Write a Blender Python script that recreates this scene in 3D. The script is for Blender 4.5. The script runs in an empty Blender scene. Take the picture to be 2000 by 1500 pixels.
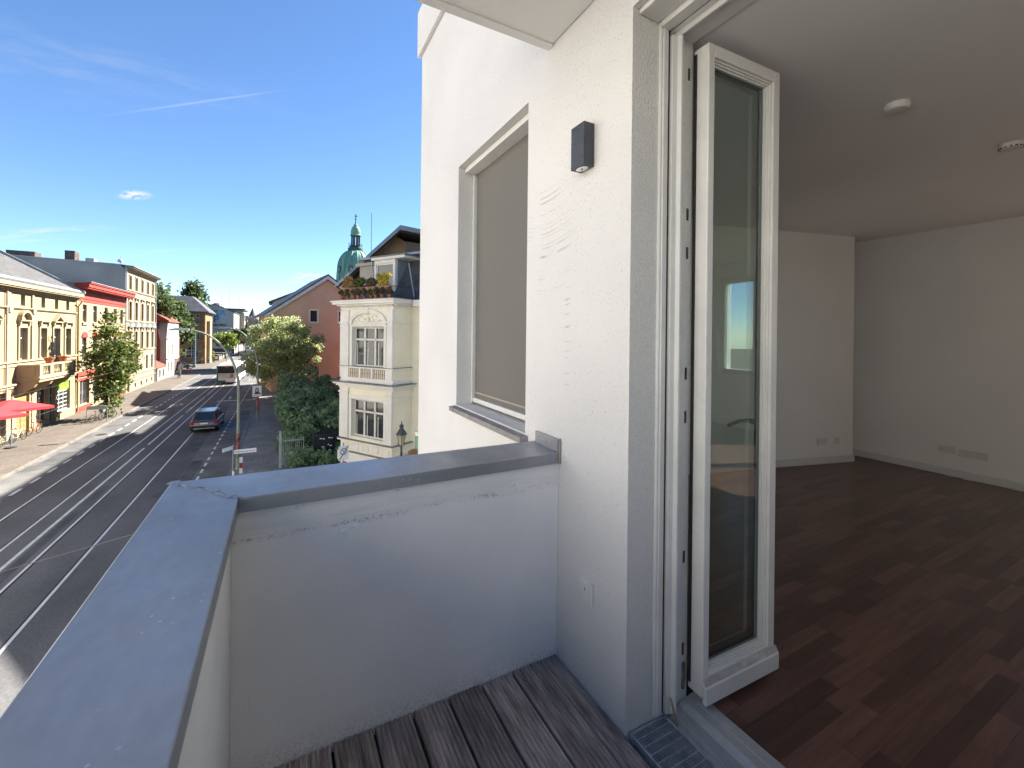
import bpy, bmesh, math, random
import numpy as np
from mathutils import Vector, Matrix
random.seed(7); rng = np.random.default_rng(7)
R = math.radians
S = bpy.context.scene
COL = S.collection
G = -6.68                      # street level; the balcony deck is z = 0

# ------------------------------------------------------------------ camera
cam_d = bpy.data.cameras.new('camera'); cam = bpy.data.objects.new('camera', cam_d); COL.objects.link(cam)
cam_d.sensor_fit = 'HORIZONTAL'; cam_d.sensor_width = 36.0; cam_d.lens = 845/2000*36
cam_d.shift_y = -97/2000
cam_d.clip_start = 0.02; cam_d.clip_end = 4000
cam.matrix_world = Matrix.Translation((0, 0, 1.52)) @ Matrix.Rotation(-R(28.02), 4, 'Z') @ Matrix.Rotation(R(90), 4, 'X') @ Matrix.Rotation(R(0.62), 4, 'Z')
S.camera = cam

# ------------------------------------------------------------------ light
SUN_EL, SUN_AZ = 38.0, 22.0    # azimuth measured from +X (across the street) towards +Y (up the street)
sd = Vector((math.cos(R(SUN_AZ))*math.cos(R(SUN_EL)), math.sin(R(SUN_AZ))*math.cos(R(SUN_EL)), math.sin(R(SUN_EL))))
sun_d = bpy.data.lights.new('sun', 'SUN'); sun_d.energy = 4.8; sun_d.angle = R(0.53); sun_d.color = (1.0, 0.945, 0.85)
sun = bpy.data.objects.new('sun', sun_d); COL.objects.link(sun)
sun.rotation_euler = (-sd).to_track_quat('-Z', 'Y').to_euler(); sun.location = (40, 20, 60)

W = bpy.data.worlds.new('World'); S.world = W; W.use_nodes = True
wn, wl = W.node_tree.nodes, W.node_tree.links
wn.clear()
w_out = wn.new('ShaderNodeOutputWorld'); w_bg = wn.new('ShaderNodeBackground')
w_sky = wn.new('ShaderNodeTexSky'); w_sky.sky_type = 'NISHITA'; w_sky.sun_disc = False
w_sky.sun_elevation = R(SUN_EL); w_sky.sun_rotation = R(90 - SUN_AZ)
w_sky.air_density = 0.7; w_sky.dust_density = 0.0; w_sky.ozone_density = 3.0; w_sky.altitude = 50
SKY_STRENGTH = 0.055
w_bg.inputs['Strength'].default_value = SKY_STRENGTH
wl.new(w_bg.outputs[0], w_out.inputs[0])
# clouds of the real sky: fixed directions, so they stay where they are from any position
def w_math(op, a, b=None, clamp=False):
    n = wn.new('ShaderNodeMath'); n.operation = op; n.use_clamp = clamp
    for i, q in enumerate((a, b)):
        if q is None: continue
        if isinstance(q, (int, float)): n.inputs[i].default_value = q
        else: wl.new(q, n.inputs[i])
    return n.outputs[0]
w_tc = wn.new('ShaderNodeTexCoord')
def w_dot(vec):
    n = wn.new('ShaderNodeVectorMath'); n.operation = 'DOT_PRODUCT'; n.inputs[1].default_value = vec
    wl.new(w_tc.outputs['Generated'], n.inputs[0]); return n.outputs['Value']
def w_ramp(v, lo, hi):
    n = wn.new('ShaderNodeMapRange'); n.interpolation_type = 'SMOOTHSTEP'
    n.inputs['From Min'].default_value = lo; n.inputs['From Max'].default_value = hi
    wl.new(v, n.inputs['Value']); return n.outputs['Result']
def cloud_patch(center, along, half_len, half_wid, scale, stretch, amount, thresh, soft):
    """one cloud: an elongated patch of stretched noise about a direction"""
    c = Vector(center).normalized(); a = Vector(along); a = (a - c*a.dot(c)).normalized(); b = c.cross(a)
    du, dv, dc = w_dot(a), w_dot(b), w_dot(c)
    eu = w_math('DIVIDE', du, half_len); ev = w_math('DIVIDE', dv, half_wid)
    rr = w_math('SQRT', w_math('ADD', w_math('MULTIPLY', eu, eu), w_math('MULTIPLY', ev, ev)))
    fall = w_math('SUBTRACT', 1.0, w_ramp(rr, 0.15, 1.0))
    cb = wn.new('ShaderNodeCombineXYZ')
    wl.new(w_math('MULTIPLY', du, scale), cb.inputs[0]); wl.new(w_math('MULTIPLY', dv, scale*stretch), cb.inputs[1])
    nz = wn.new('ShaderNodeTexNoise'); nz.inputs['Scale'].default_value = 1.0; nz.inputs['Detail'].default_value = 6; nz.inputs['Roughness'].default_value = .6
    wl.new(cb.outputs[0], nz.inputs['Vector'])
    m = w_math('MULTIPLY', w_ramp(nz.outputs['Fac'], thresh, thresh+soft), fall)
    front = w_math('GREATER_THAN', dc, 0.0)
    return w_math('MULTIPLY', w_math('MULTIPLY', m, front), amount)

MATS = {}
S.render.engine = 'CYCLES'
S.cycles.max_bounces = 7; S.cycles.diffuse_bounces = 4; S.cycles.glossy_bounces = 3; S.cycles.transmission_bounces = 4; S.cycles.transparent_max_bounces = 10
S.cycles.caustics_reflective = False; S.cycles.caustics_refractive = False; S.cycles.use_denoising = True; S.cycles.sample_clamp_indirect = 8
S.view_settings.view_transform = 'Standard'; S.view_settings.look = 'None'
S.view_settings.gamma = 1; S.view_settings.use_curve_mapping = False
S.view_settings.exposure = 2.38

def px_ray(u, v):              # direction of a photo pixel, used once to read off where the clouds stand in the sky
    yw, ro = R(28.02), R(0.62)
    f = Vector((math.sin(yw), math.cos(yw), 0)); r0 = Vector((math.cos(yw), -math.sin(yw), 0)); u0 = Vector((0, 0, 1))
    r = r0*math.cos(ro) + u0*math.sin(ro); uu = u0*math.cos(ro) - r0*math.sin(ro)
    return f + r*((u-1000)/845) + uu*((653-v)/845)
cl = []
for (p0, p1, pc, hl, hw, sc, st, am, th, so) in [
    ((0, 70), (400, 170), (190, 125), .30, .055, 7, 6, .16, .38, .45),
    ((0, 140), (260, 200), (120, 150), .22, .05, 9, 5, .16, .42, .4),
    ((230, 222), (560, 175), (400, 198), .17, .0030, 14, 2, .20, .20, .3),
    ((230, 382), (295, 382), (262, 381), .030, .010, 70, 1.8, 1.0, .42, .12),
    ((560, 545), (640, 545), (600, 540), .046, .010, 55, 2.5, 1.0, .42, .12),
    ((540, 552), (600, 552), (575, 552), .026, .005, 60, 2.5, .8, .40, .14),
    ((0, 460), (180, 448), (80, 455), .11, .011, 18, 5, .55, .40, .3),
    ((0, 475), (120, 470), (50, 473), .07, .006, 18, 5, .45, .40, .3),
    ((200, 500), (420, 490), (310, 494), .15, .012, 14, 6, .22, .42, .3)]:
    cl.append(cloud_patch(px_ray(*pc), px_ray(*p1)-px_ray(*p0), hl, hw, sc, st, am, th, so))
tot = cl[0]
for c in cl[1:]: tot = w_math('MAXIMUM', tot, c)
w_mix = wn.new('ShaderNodeMix'); w_mix.data_type = 'RGBA'
wl.new(tot, w_mix.inputs['Factor'])
w_sat = wn.new('ShaderNodeHueSaturation'); w_sat.inputs['Saturation'].default_value = 1.08
wl.new(w_sky.outputs[0], w_sat.inputs['Color'])
wl.new(w_sat.outputs[0], w_mix.inputs['A']); w_mix.inputs['B'].default_value = (3.4, 3.5, 3.7, 1)
wl.new(w_mix.outputs['Result'], w_bg.inputs['Color'])

# ------------------------------------------------------------------ helpers
def nt(m):
    m.use_nodes = True; return m.node_tree.nodes, m.node_tree.links
def mat(name, col, rough=.8, var=.10, scale=2.0, bump=0.0, bscale=60.0, metal=0.0, spec=.4, stretch=(1, 1, 1), fine=0.0, fscale=80.0, col2=None, coat=0.0):
    """procedural surface: base colour, broad and fine mottling in world space, optional grain relief"""
    if name in MATS: return MATS[name]
    m = bpy.data.materials.new(name); n, l = nt(m); b = n['Principled BSDF']
    b.inputs['Roughness'].default_value = rough; b.inputs['Metallic'].default_value = metal
    b.inputs['Specular IOR Level'].default_value = spec; b.inputs['Coat Weight'].default_value = coat
    geo = n.new('ShaderNodeNewGeometry'); mp = n.new('ShaderNodeMapping'); mp.inputs['Scale'].default_value = stretch
    l.new(geo.outputs['Position'], mp.inputs['Vector'])
    nz = n.new('ShaderNodeTexNoise'); nz.inputs['Scale'].default_value = scale; nz.inputs['Detail'].default_value = 5
    l.new(mp.outputs[0], nz.inputs['Vector'])
    mx = n.new('ShaderNodeMix'); mx.data_type = 'RGBA'
    c = Vector(col); c2 = Vector(col2) if col2 else c*(1-2.2*var)
    mx.inputs['A'].default_value = (*(c2), 1); mx.inputs['B'].default_value = (*(c*(1+var*.6)), 1)
    rp = n.new('ShaderNodeMapRange'); rp.inputs['From Min'].default_value = .3; rp.inputs['From Max'].default_value = .68
    l.new(nz.outputs['Fac'], rp.inputs['Value']); l.new(rp.outputs[0], mx.inputs['Factor'])
    out = mx.outputs['Result']
    if fine:
        n2 = n.new('ShaderNodeTexNoise'); n2.inputs['Scale'].default_value = fscale; n2.inputs['Detail'].default_value = 3
        l.new(mp.outputs[0], n2.inputs['Vector'])
        r2 = n.new('ShaderNodeMapRange'); r2.inputs['From Min'].default_value = .32; r2.inputs['From Max'].default_value = .66
        r2.inputs['To Min'].default_value = 1-fine; r2.inputs['To Max'].default_value = 1+fine*.5
        l.new(n2.outputs['Fac'], r2.inputs['Value'])
        vm = n.new('ShaderNodeVectorMath'); vm.operation = 'SCALE'; l.new(out, vm.inputs[0]); l.new(r2.outputs[0], vm.inputs['Scale'])
        out = vm.outputs[0]
    l.new(out, b.inputs['Base Color'])
    if bump:
        n3 = n.new('ShaderNodeTexNoise'); n3.inputs['Scale'].default_value = bscale; n3.inputs['Detail'].default_value = 4
        l.new(mp.outputs[0], n3.inputs['Vector'])
        bp = n.new('ShaderNodeBump'); bp.inputs['Strength'].default_value = bump; bp.inputs['Distance'].default_value = .01
        l.new(n3.outputs['Fac'], bp.inputs['Height']); l.new(bp.outputs[0], b.inputs['Normal'])
    MATS[name] = m; return m

class MB:
    """collects shapes, then becomes ONE mesh object"""
    def __init__(s): s.v = []; s.f = []
    def add(s, vs, fs):
        o = len(s.v); s.v += [tuple(q) for q in vs]; s.f += [tuple(i+o for i in q) for q in fs]; return s
    def box(s, x0, x1, y0, y1, z0, z1):
        return s.add([(x0,y0,z0),(x1,y0,z0),(x1,y1,z0),(x0,y1,z0),(x0,y0,z1),(x1,y0,z1),(x1,y1,z1),(x0,y1,z1)],
                     [(0,3,2,1),(4,5,6,7),(0,1,5,4),(1,2,6,5),(2,3,7,6),(3,0,4,7)])
    def quad(s, a, b, c, d): return s.add([a,b,c,d], [(0,1,2,3)])
    def poly(s, pts): return s.add(pts, [tuple(range(len(pts)))])
    def prism(s, pts, axis, c0, c1):
        """closed outline (2-D) extruded along axis; 'x': pts=(y,z), 'y': pts=(x,z), 'z': pts=(x,y)"""
        n = len(pts)
        mk = {'x': lambda p, c: (c, p[0], p[1]), 'y': lambda p, c: (p[0], c, p[1]), 'z': lambda p, c: (p[0], p[1], c)}[axis]
        vs = [mk(p, c0) for p in pts] + [mk(p, c1) for p in pts]
        fs = [tuple(range(n)), tuple(range(2*n-1, n-1, -1))] + [((i+1) % n, i, n+i, n+(i+1) % n) for i in range(n)]
        return s.add(vs, fs)
    def tube(s, pts, r, n=8, cap=True):
        pts = [Vector(p) for p in pts]; k = len(pts)
        rs = r if isinstance(r, (list, tuple)) else [r]*k
        up = Vector((0, 0, 1)); rings = []
        prev = None
        for i, p in enumerate(pts):
            d = (pts[min(i+1, k-1)] - pts[max(i-1, 0)])
            if d.length < 1e-9: d = Vector((0, 0, 1))
            d.normalize()
            if prev is None:
                a = d.orthogonal().normalized()
            else:
                a = prev - d*prev.dot(d)
                a = a.normalized() if a.length > 1e-6 else d.orthogonal().normalized()
            prev = a; b = d.cross(a)
            rings.append([p + (a*math.cos(2*math.pi*j/n) + b*math.sin(2*math.pi*j/n))*rs[i] for j in range(n)])
        vs = [q for rg in rings for q in rg]
        fs = [(i*n+j, i*n+(j+1) % n, (i+1)*n+(j+1) % n, (i+1)*n+j) for i in range(k-1) for j in range(n)]
        if cap: fs += [tuple(range(n-1, -1, -1)), tuple((k-1)*n+j for j in range(n))]
        return s.add(vs, fs)
    def lathe(s, prof, c=(0, 0, 0), n=16):
        vs = []; fs = []
        for (r, z) in prof:
            for j in range(n):
                a = 2*math.pi*j/n; vs.append((c[0]+r*math.cos(a), c[1]+r*math.sin(a), c[2]+z))
        k = len(prof)
        fs = [(i*n+j, i*n+(j+1) % n, (i+1)*n+(j+1) % n, (i+1)*n+j) for i in range(k-1) for j in range(n)]
        fs += [tuple(range(n-1, -1, -1)), tuple((k-1)*n+j for j in range(n))]
        return s.add(vs, fs)
    def torus(s, c, R0, r, axis='x', n=20, m=6):
        vs = []; fs = []
        for i in range(n):
            a = 2*math.pi*i/n
            for j in range(m):
                b = 2*math.pi*j/m; q = R0+r*math.cos(b); w = r*math.sin(b)
                p = {'x': (w, q*math.cos(a), q*math.sin(a)), 'y': (q*math.cos(a), w, q*math.sin(a)), 'z': (q*math.cos(a), q*math.sin(a), w)}[axis]
                vs.append((c[0]+p[0], c[1]+p[1], c[2]+p[2]))
        fs = [(i*m+j, i*m+(j+1) % m, ((i+1) % n)*m+(j+1) % m, ((i+1) % n)*m+j) for i in range(n) for j in range(m)]
        return s.add(vs, fs)
    def ball(s, c, r, n=10, m=7, sq=(1, 1, 1)):
        prof = [(max(1e-3, math.sin(math.pi*i/m)), -math.cos(math.pi*i/m)) for i in range(m+1)]
        o = len(s.v); s.lathe(prof, (0, 0, 0), n)
        for i in range(o, len(s.v)):
            x, y, z = s.v[i]; s.v[i] = (c[0]+x*r*sq[0], c[1]+y*r*sq[1], c[2]+z*r*sq[2])
        return s
    def mesh(s, name, m, smooth=False):
        me = bpy.data.meshes.new(name); me.from_pydata(s.v, [], s.f)
        for q in (m if isinstance(m, (list, tuple)) else [m]): me.materials.append(q)
        bm = bmesh.new(); bm.from_mesh(me); bmesh.ops.recalc_face_normals(bm, faces=bm.faces); bm.to_mesh(me); bm.free()
        if smooth: me.shade_smooth()
        me.update(); return me
    def build(s, name, m, parent=None, loc=(0, 0, 0), rot=(0, 0, 0), smooth=False, bevel=0.0, seg=2):
        return place(name, s.mesh(name, m, smooth), parent, loc, rot, bevel, seg)
def place(name, me, parent=None, loc=(0, 0, 0), rot=(0, 0, 0), bevel=0.0, seg=2):
    o = bpy.data.objects.new(name, me); COL.objects.link(o); o.parent = parent
    o.location = loc; o.rotation_euler = rot
    if bevel:
        b = o.modifiers.new('bevel', 'BEVEL'); b.width = bevel; b.segments = seg; b.limit_method = 'ANGLE'; b.angle_limit = R(35)
    return o
def thing(name, label, cat, loc=(0, 0, 0), rz=0.0, group=None):
    o = bpy.data.objects.new(name, None); COL.objects.link(o); o.location = loc; o.rotation_euler = (0, 0, rz)
    o.empty_display_size = .1
    return tag(o, label, cat, group)
def tag(o, label, cat, group=None):
    o['label'] = label; o['category'] = cat
    if group: o['group'] = group
    return o
def struct(o): o['kind'] = 'structure'; return o
def stuff(o): o['kind'] = 'stuff'; return o
def copy_tree(o, parent=None, **kw):
    c = o.copy(); COL.objects.link(c); c.parent = parent
    for ch in list(o.children): copy_tree(ch, c)
    return c
def text(name, body, size, m, parent, loc, rot, extrude=.003, align='CENTER', xs=1.0):
    cu = bpy.data.curves.new(name, 'FONT'); cu.body = body; cu.size = size; cu.extrude = extrude; cu.align_x = align; cu.align_y = 'CENTER'
    cu.resolution_u = 3
    t = bpy.data.objects.new('tmp', cu); COL.objects.link(t)
    dg = bpy.context.evaluated_depsgraph_get(); me = bpy.data.meshes.new_from_object(t.evaluated_get(dg))
    bpy.data.objects.remove(t); me.name = name
    me.materials.clear(); me.materials.append(m)
    o = place(name, me, parent, loc, rot); o.scale = (xs, 1, 1)
    return o

# ------------------------------------------------------------------ materials
def stucco_wall():
    m = mat('house_stucco', (.765, .755, .74), rough=.92, var=.03, scale=1.2, spec=.15)
    n, l = nt(m); b = n['Principled BSDF']; geo = [q for q in n if q.type == 'NEW_GEOMETRY'][0]
    base = b.inputs['Base Color'].links[0].from_socket
    # coarse scratched grain
    n3 = n.new('ShaderNodeTexNoise'); n3.inputs['Scale'].default_value = 120; n3.inputs['Detail'].default_value = 4; n3.inputs['Roughness'].default_value = .65
    n3.inputs['Distortion'].default_value = .6
    l.new(geo.outputs['Position'], n3.inputs['Vector'])
    bp = n.new('ShaderNodeBump'); bp.inputs['Strength'].default_value = .75; bp.inputs['Distance'].default_value = .007
    l.new(n3.outputs['Fac'], bp.inputs['Height']); l.new(bp.outputs[0], b.inputs['Normal'])
    # dirt caught in the pits, denser in broad patches
    n4 = n.new('ShaderNodeTexNoise'); n4.inputs['Scale'].default_value = 130; n4.inputs['Detail'].default_value = 2
    mp4 = n.new('ShaderNodeMapping'); mp4.inputs['Scale'].default_value = (1, 1, .7); mp4.inputs['Rotation'].default_value = (.7, 0, 0)
    l.new(geo.outputs['Position'], mp4.inputs[0]); l.new(mp4.outputs[0], n4.inputs['Vector'])
    n5 = n.new('ShaderNodeTexNoise'); n5.inputs['Scale'].default_value = 1.6; l.new(geo.outputs['Position'], n5.inputs['Vector'])
    th = n.new('ShaderNodeMath'); th.operation = 'MULTIPLY_ADD'; th.inputs[1].default_value = -.12; th.inputs[2].default_value = .70
    l.new(n5.outputs['Fac'], th.inputs[0])
    sb = n.new('ShaderNodeMath'); sb.operation = 'SUBTRACT'; l.new(n4.outputs['Fac'], sb.inputs[0]); l.new(th.outputs[0], sb.inputs[1])
    ml = n.new('ShaderNodeMath'); ml.operation = 'MULTIPLY'; ml.use_clamp = True; ml.inputs[1].default_value = 9; l.new(sb.outputs[0], ml.inputs[0])
    # arc-shaped scuffs left of the lamp, and the vertical rub below them
    sx = n.new('ShaderNodeSeparateXYZ'); l.new(geo.outputs['Position'], sx.inputs[0])
    def mth(op, a, c=None, clamp=False):
        q = n.new('ShaderNodeMath'); q.operation = op; q.use_clamp = clamp
        for i, w in enumerate((a, c)):
            if w is None: continue
            if isinstance(w, (int, float)): q.inputs[i].default_value = w
            else: l.new(w, q.inputs[i])
        return q.outputs[0]
    dy = mth('SUBTRACT', sx.outputs['Y'], 1.86); dz = mth('SUBTRACT', sx.outputs['Z'], 2.95)
    rad = mth('SQRT', mth('ADD', mth('MULTIPLY', dy, dy), mth('MULTIPLY', dz, dz)))
    nr = n.new('ShaderNodeTexNoise'); nr.noise_dimensions = '1D'; nr.inputs['Scale'].default_value = 70; nr.inputs['Detail'].default_value = 3; l.new(rad, nr.inputs['W'])
    lines = mth('MULTIPLY', mth('SUBTRACT', nr.outputs['Fac'], .56), 9, True)
    ey = mth('DIVIDE', mth('SUBTRACT', sx.outputs['Y'], 1.83), .24); ez = mth('DIVIDE', mth('SUBTRACT', sx.outputs['Z'], 2.02), .36)
    reg = mth('SUBTRACT', 1.0, mth('ADD', mth('MULTIPLY', ey, ey), mth('MULTIPLY', ez, ez)), True)
    n6 = n.new('ShaderNodeTexNoise'); n6.inputs['Scale'].default_value = 7; n6.inputs['Detail'].default_value = 4; l.new(geo.outputs['Position'], n6.inputs['Vector'])
    brk = mth('MULTIPLY', mth('SUBTRACT', n6.outputs['Fac'], .42), 6, True)
    scuff = mth('MULTIPLY', mth('MULTIPLY', lines, reg), brk)
    dots = mth('MULTIPLY', mth('MULTIPLY', lines, mth('SUBTRACT', 1.0, mth('MULTIPLY', mth('ABSOLUTE', mth('SUBTRACT', sx.outputs['Y'], 1.655)), 30), True)),
               mth('MULTIPLY', mth('GREATER_THAN', sx.outputs['Z'], 1.25), mth('LESS_THAN', sx.outputs['Z'], 1.75)))
    dirt = mth('MAXIMUM', mth('MULTIPLY', ml.outputs[0], .55), mth('MAXIMUM', mth('MULTIPLY', scuff, .7), mth('MULTIPLY', dots, .5)), True)
    mx = n.new('ShaderNodeMix'); mx.data_type = 'RGBA'; l.new(dirt, mx.inputs['Factor']); l.new(base, mx.inputs['A']); mx.inputs['B'].default_value = (.27, .235, .19, 1)
    l.new(mx.outputs['Result'], b.inputs['Base Color'])
    return m
M_STUCCO = stucco_wall()
M_REVEAL = mat('reveal_stucco', (.74, .725, .69), rough=.92, var=.03, scale=2, bump=.7, bscale=110, spec=.12, fine=.06, fscale=120)

def parapet_plaster():
    m = mat('parapet_plaster', (.90, .88, .85), rough=.9, var=.06, scale=1.4, bump=.22, bscale=240, spec=.15, fine=.05, fscale=200)
    n, l = nt(m); b = n['Principled BSDF']; geo = [q for q in n if q.type == 'NEW_GEOMETRY'][0]
    base = b.inputs['Base Color'].links[0].from_socket
    def mth(op, a, c=None, clamp=False):
        q = n.new('ShaderNodeMath'); q.operation = op; q.use_clamp = clamp
        for i, w in enumerate((a, c)):
            if w is None: continue
            if isinstance(w, (int, float)): q.inputs[i].default_value = w
            else: l.new(w, q.inputs[i])
        return q.outputs[0]
    sx = n.new('ShaderNodeSeparateXYZ'); l.new(geo.outputs['Position'], sx.inputs[0])
    def band(z, h):  # soft horizontal rub mark at height z
        return mth('SUBTRACT', 1.0, mth('DIVIDE', mth('ABSOLUTE', mth('SUBTRACT', sx.outputs['Z'], z)), h), True)
    st = n.new('ShaderNodeMapping'); st.inputs['Scale'].default_value = (2.2, 2.2, 22); l.new(geo.outputs['Position'], st.inputs[0])
    nz = n.new('ShaderNodeTexNoise'); nz.inputs['Scale'].default_value = 1.5; nz.inputs['Detail'].default_value = 6; nz.inputs['Roughness'].default_value = .7; l.new(st.outputs[0], nz.inputs['Vector'])
    n2 = n.new('ShaderNodeTexNoise'); n2.inputs['Scale'].default_value = 120; n2.inputs['Detail'].default_value = 3; l.new(geo.outputs['Position'], n2.inputs['Vector'])
    smear = mth('MULTIPLY', mth('MULTIPLY', band(.842, .055), mth('MULTIPLY', mth('SUBTRACT', nz.outputs['Fac'], .40), 3.2, True)), .28)
    specks = mth('MULTIPLY', mth('MULTIPLY', band(.812, .022), mth('MULTIPLY', mth('SUBTRACT', nz.outputs['Fac'], .50), 8, True)), mth('MULTIPLY', mth('SUBTRACT', n2.outputs['Fac'], .5), 9, True))
    foot = mth('MULTIPLY', band(.0, .10), mth('MULTIPLY', mth('SUBTRACT', n2.outputs['Fac'], .44), 4, True))
    dirt = mth('MAXIMUM', mth('MAXIMUM', smear, mth('MULTIPLY', specks, .8)), mth('MULTIPLY', foot, .35), True)
    mx = n.new('ShaderNodeMix'); mx.data_type = 'RGBA'; l.new(dirt, mx.inputs['Factor']); l.new(base, mx.inputs['A']); mx.inputs['B'].default_value = (.20, .17, .135, 1)
    l.new(mx.outputs['Result'], b.inputs['Base Color'])
    return m
M_PARAPET = parapet_plaster()
M_SPACKLE = mat('white_filler', (.82, .83, .84), rough=.8, var=.06, scale=30, bump=.8, bscale=60)

def zinc():
    m = mat('zinc_sheet', (.32, .33, .345), rough=.42, var=.14, scale=2.2, bump=.10, bscale=9, metal=.2, spec=.55, fine=.07, fscale=40, stretch=(1, .5, 1))
    n, l = nt(m); b = n['Principled BSDF']; geo = [q for q in n if q.type == 'NEW_GEOMETRY'][0]
    base = b.inputs['Base Color'].links[0].from_socket
    vo = n.new('ShaderNodeTexVoronoi'); vo.inputs['Scale'].default_value = 34; l.new(geo.outputs['Position'], vo.inputs['Vector'])
    nz = n.new('ShaderNodeTexNoise'); nz.inputs['Scale'].default_value = 300; nz.inputs['Detail'].default_value = 2; l.new(geo.outputs['Position'], nz.inputs['Vector'])
    nb = n.new('ShaderNodeTexNoise'); nb.inputs['Scale'].default_value = 5; l.new(geo.outputs['Position'], nb.inputs['Vector'])
    r1 = n.new('ShaderNodeMapRange'); r1.inputs['From Min'].default_value = .14; r1.inputs['From Max'].default_value = .06; l.new(vo.outputs['Distance'], r1.inputs['Value'])
    r2 = n.new('ShaderNodeMapRange'); r2.inputs['From Min'].default_value = .50; r2.inputs['From Max'].default_value = .62; l.new(nb.outputs['Fac'], r2.inputs['Value'])
    mu = n.new('ShaderNodeMath'); mu.operation = 'MULTIPLY'; mu.use_clamp = True; l.new(r1.outputs[0], mu.inputs[0]); l.new(r2.outputs[0], mu.inputs[1])
    mx = n.new('ShaderNodeMix'); mx.data_type = 'RGBA'; l.new(mu.outputs[0], mx.inputs['Factor']); l.new(base, mx.inputs['A']); mx.inputs['B'].default_value = (.55, .58, .62, 1)
    l.new(mx.outputs['Result'], b.inputs['Base Color'])
    rr = n.new('ShaderNodeMapRange'); rr.inputs['From Min'].default_value = .3; rr.inputs['From Max'].default_value = .7; rr.inputs['To Min'].default_value = .32; rr.inputs['To Max'].default_value = .52; l.new(nb.outputs['Fac'], rr.inputs['Value']); l.new(rr.outputs[0], b.inputs['Roughness'])
    return m
M_ZINC = zinc()
M_PVC = mat('white_frame', (.74, .735, .70), rough=.42, var=.04, scale=4, spec=.45, fine=.03, fscale=30)
M_PVCDIRT = mat('dusty_white_rail', (.56, .53, .49), rough=.75, var=.16, scale=18, fine=.12, fscale=90)
M_GASKET = mat('rubber_gasket', (.02, .022, .025), rough=.6)
M_STEEL = mat('fitting_steel', (.42, .40, .36), rough=.35, metal=.9, var=.2, scale=60)
M_ALU = mat('threshold_aluminium', (.52, .54, .57), rough=.38, metal=.35, var=.1, scale=8, fine=.06, fscale=60)
M_GALV = mat('galvanised_grate', (.50, .54, .58), rough=.45, metal=.3, var=.15, scale=30)
M_INNER = mat('room_paint', (.86, .86, .845), rough=.9, var=.02, scale=1.5, bump=.04, bscale=220)
M_CEIL = mat('ceiling_paint', (.88, .88, .87), rough=.92, var=.02, scale=1.2, bump=.04, bscale=200)
M_SKIRT = mat('white_skirting', (.72, .72, .71), rough=.5, var=.02)
M_SCREEN = mat('screen_fabric', (.172, .165, .150), rough=.85, var=.05, scale=1.0, bump=.12, bscale=500, fine=.06, fscale=420, stretch=(1, 1, .8))
M_SILL = mat('stone_sill', (.30, .285, .275), rough=.8, var=.14, scale=9, fine=.14, fscale=70, bump=.1, bscale=90)
M_DARK = mat('anthracite_metal', (.055, .06, .07), rough=.45, var=.15, scale=14, fine=.1, fscale=90)
M_CHROME = mat('reflector_metal', (.75, .75, .74), rough=.12, metal=1.0, var=.04)
M_SOFFIT = mat('slab_plaster', (.80, .785, .75), rough=.9, var=.05, scale=1.2, bump=.10, bscale=130)
M_GLASSDARK = mat('window_glass', (.035, .04, .045), rough=.06, var=.3, scale=.8, spec=.9)
M_WINWHITE = mat('window_white', (.68, .66, .60), rough=.5, var=.04)

def glass(name, tint, ior):
    m = bpy.data.materials.new(name); n, l = nt(m); n.remove(n['Principled BSDF'])
    o = [q for q in n if q.type == 'OUTPUT_MATERIAL'][0]
    tr = n.new('ShaderNodeBsdfTransparent'); tr.inputs[0].default_value = (*tint, 1)
    gl = n.new('ShaderNodeBsdfGlossy'); gl.inputs['Roughness'].default_value = .003; gl.inputs['Color'].default_value = (.85, .97, .95, 1)
    lw = n.new('ShaderNodeLayerWeight'); pw = n.new('ShaderNodeMath'); pw.operation = 'POWER'; pw.inputs[1].default_value = 4.0; l.new(lw.outputs['Facing'], pw.inputs[0])
    f0 = ((ior-1)/(ior+1))**2*1.0; fr = n.new('ShaderNodeMath'); fr.operation = 'MULTIPLY_ADD'; fr.inputs[1].default_value = 1-f0; fr.inputs[2].default_value = f0; l.new(pw.outputs[0], fr.inputs[0])
    mx = n.new('ShaderNodeMixShader'); l.new(fr.outputs[0], mx.inputs[0]); l.new(tr.outputs[0], mx.inputs[1]); l.new(gl.outputs[0], mx.inputs[2]); l.new(mx.outputs[0], o.inputs[0])
    return m
M_DOORGLASS = glass('door_glass', (.85, .93, .90), 2.3)
M_CLEAR = glass('clear_glass', (.86, .90, .88), 1.5)

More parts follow.
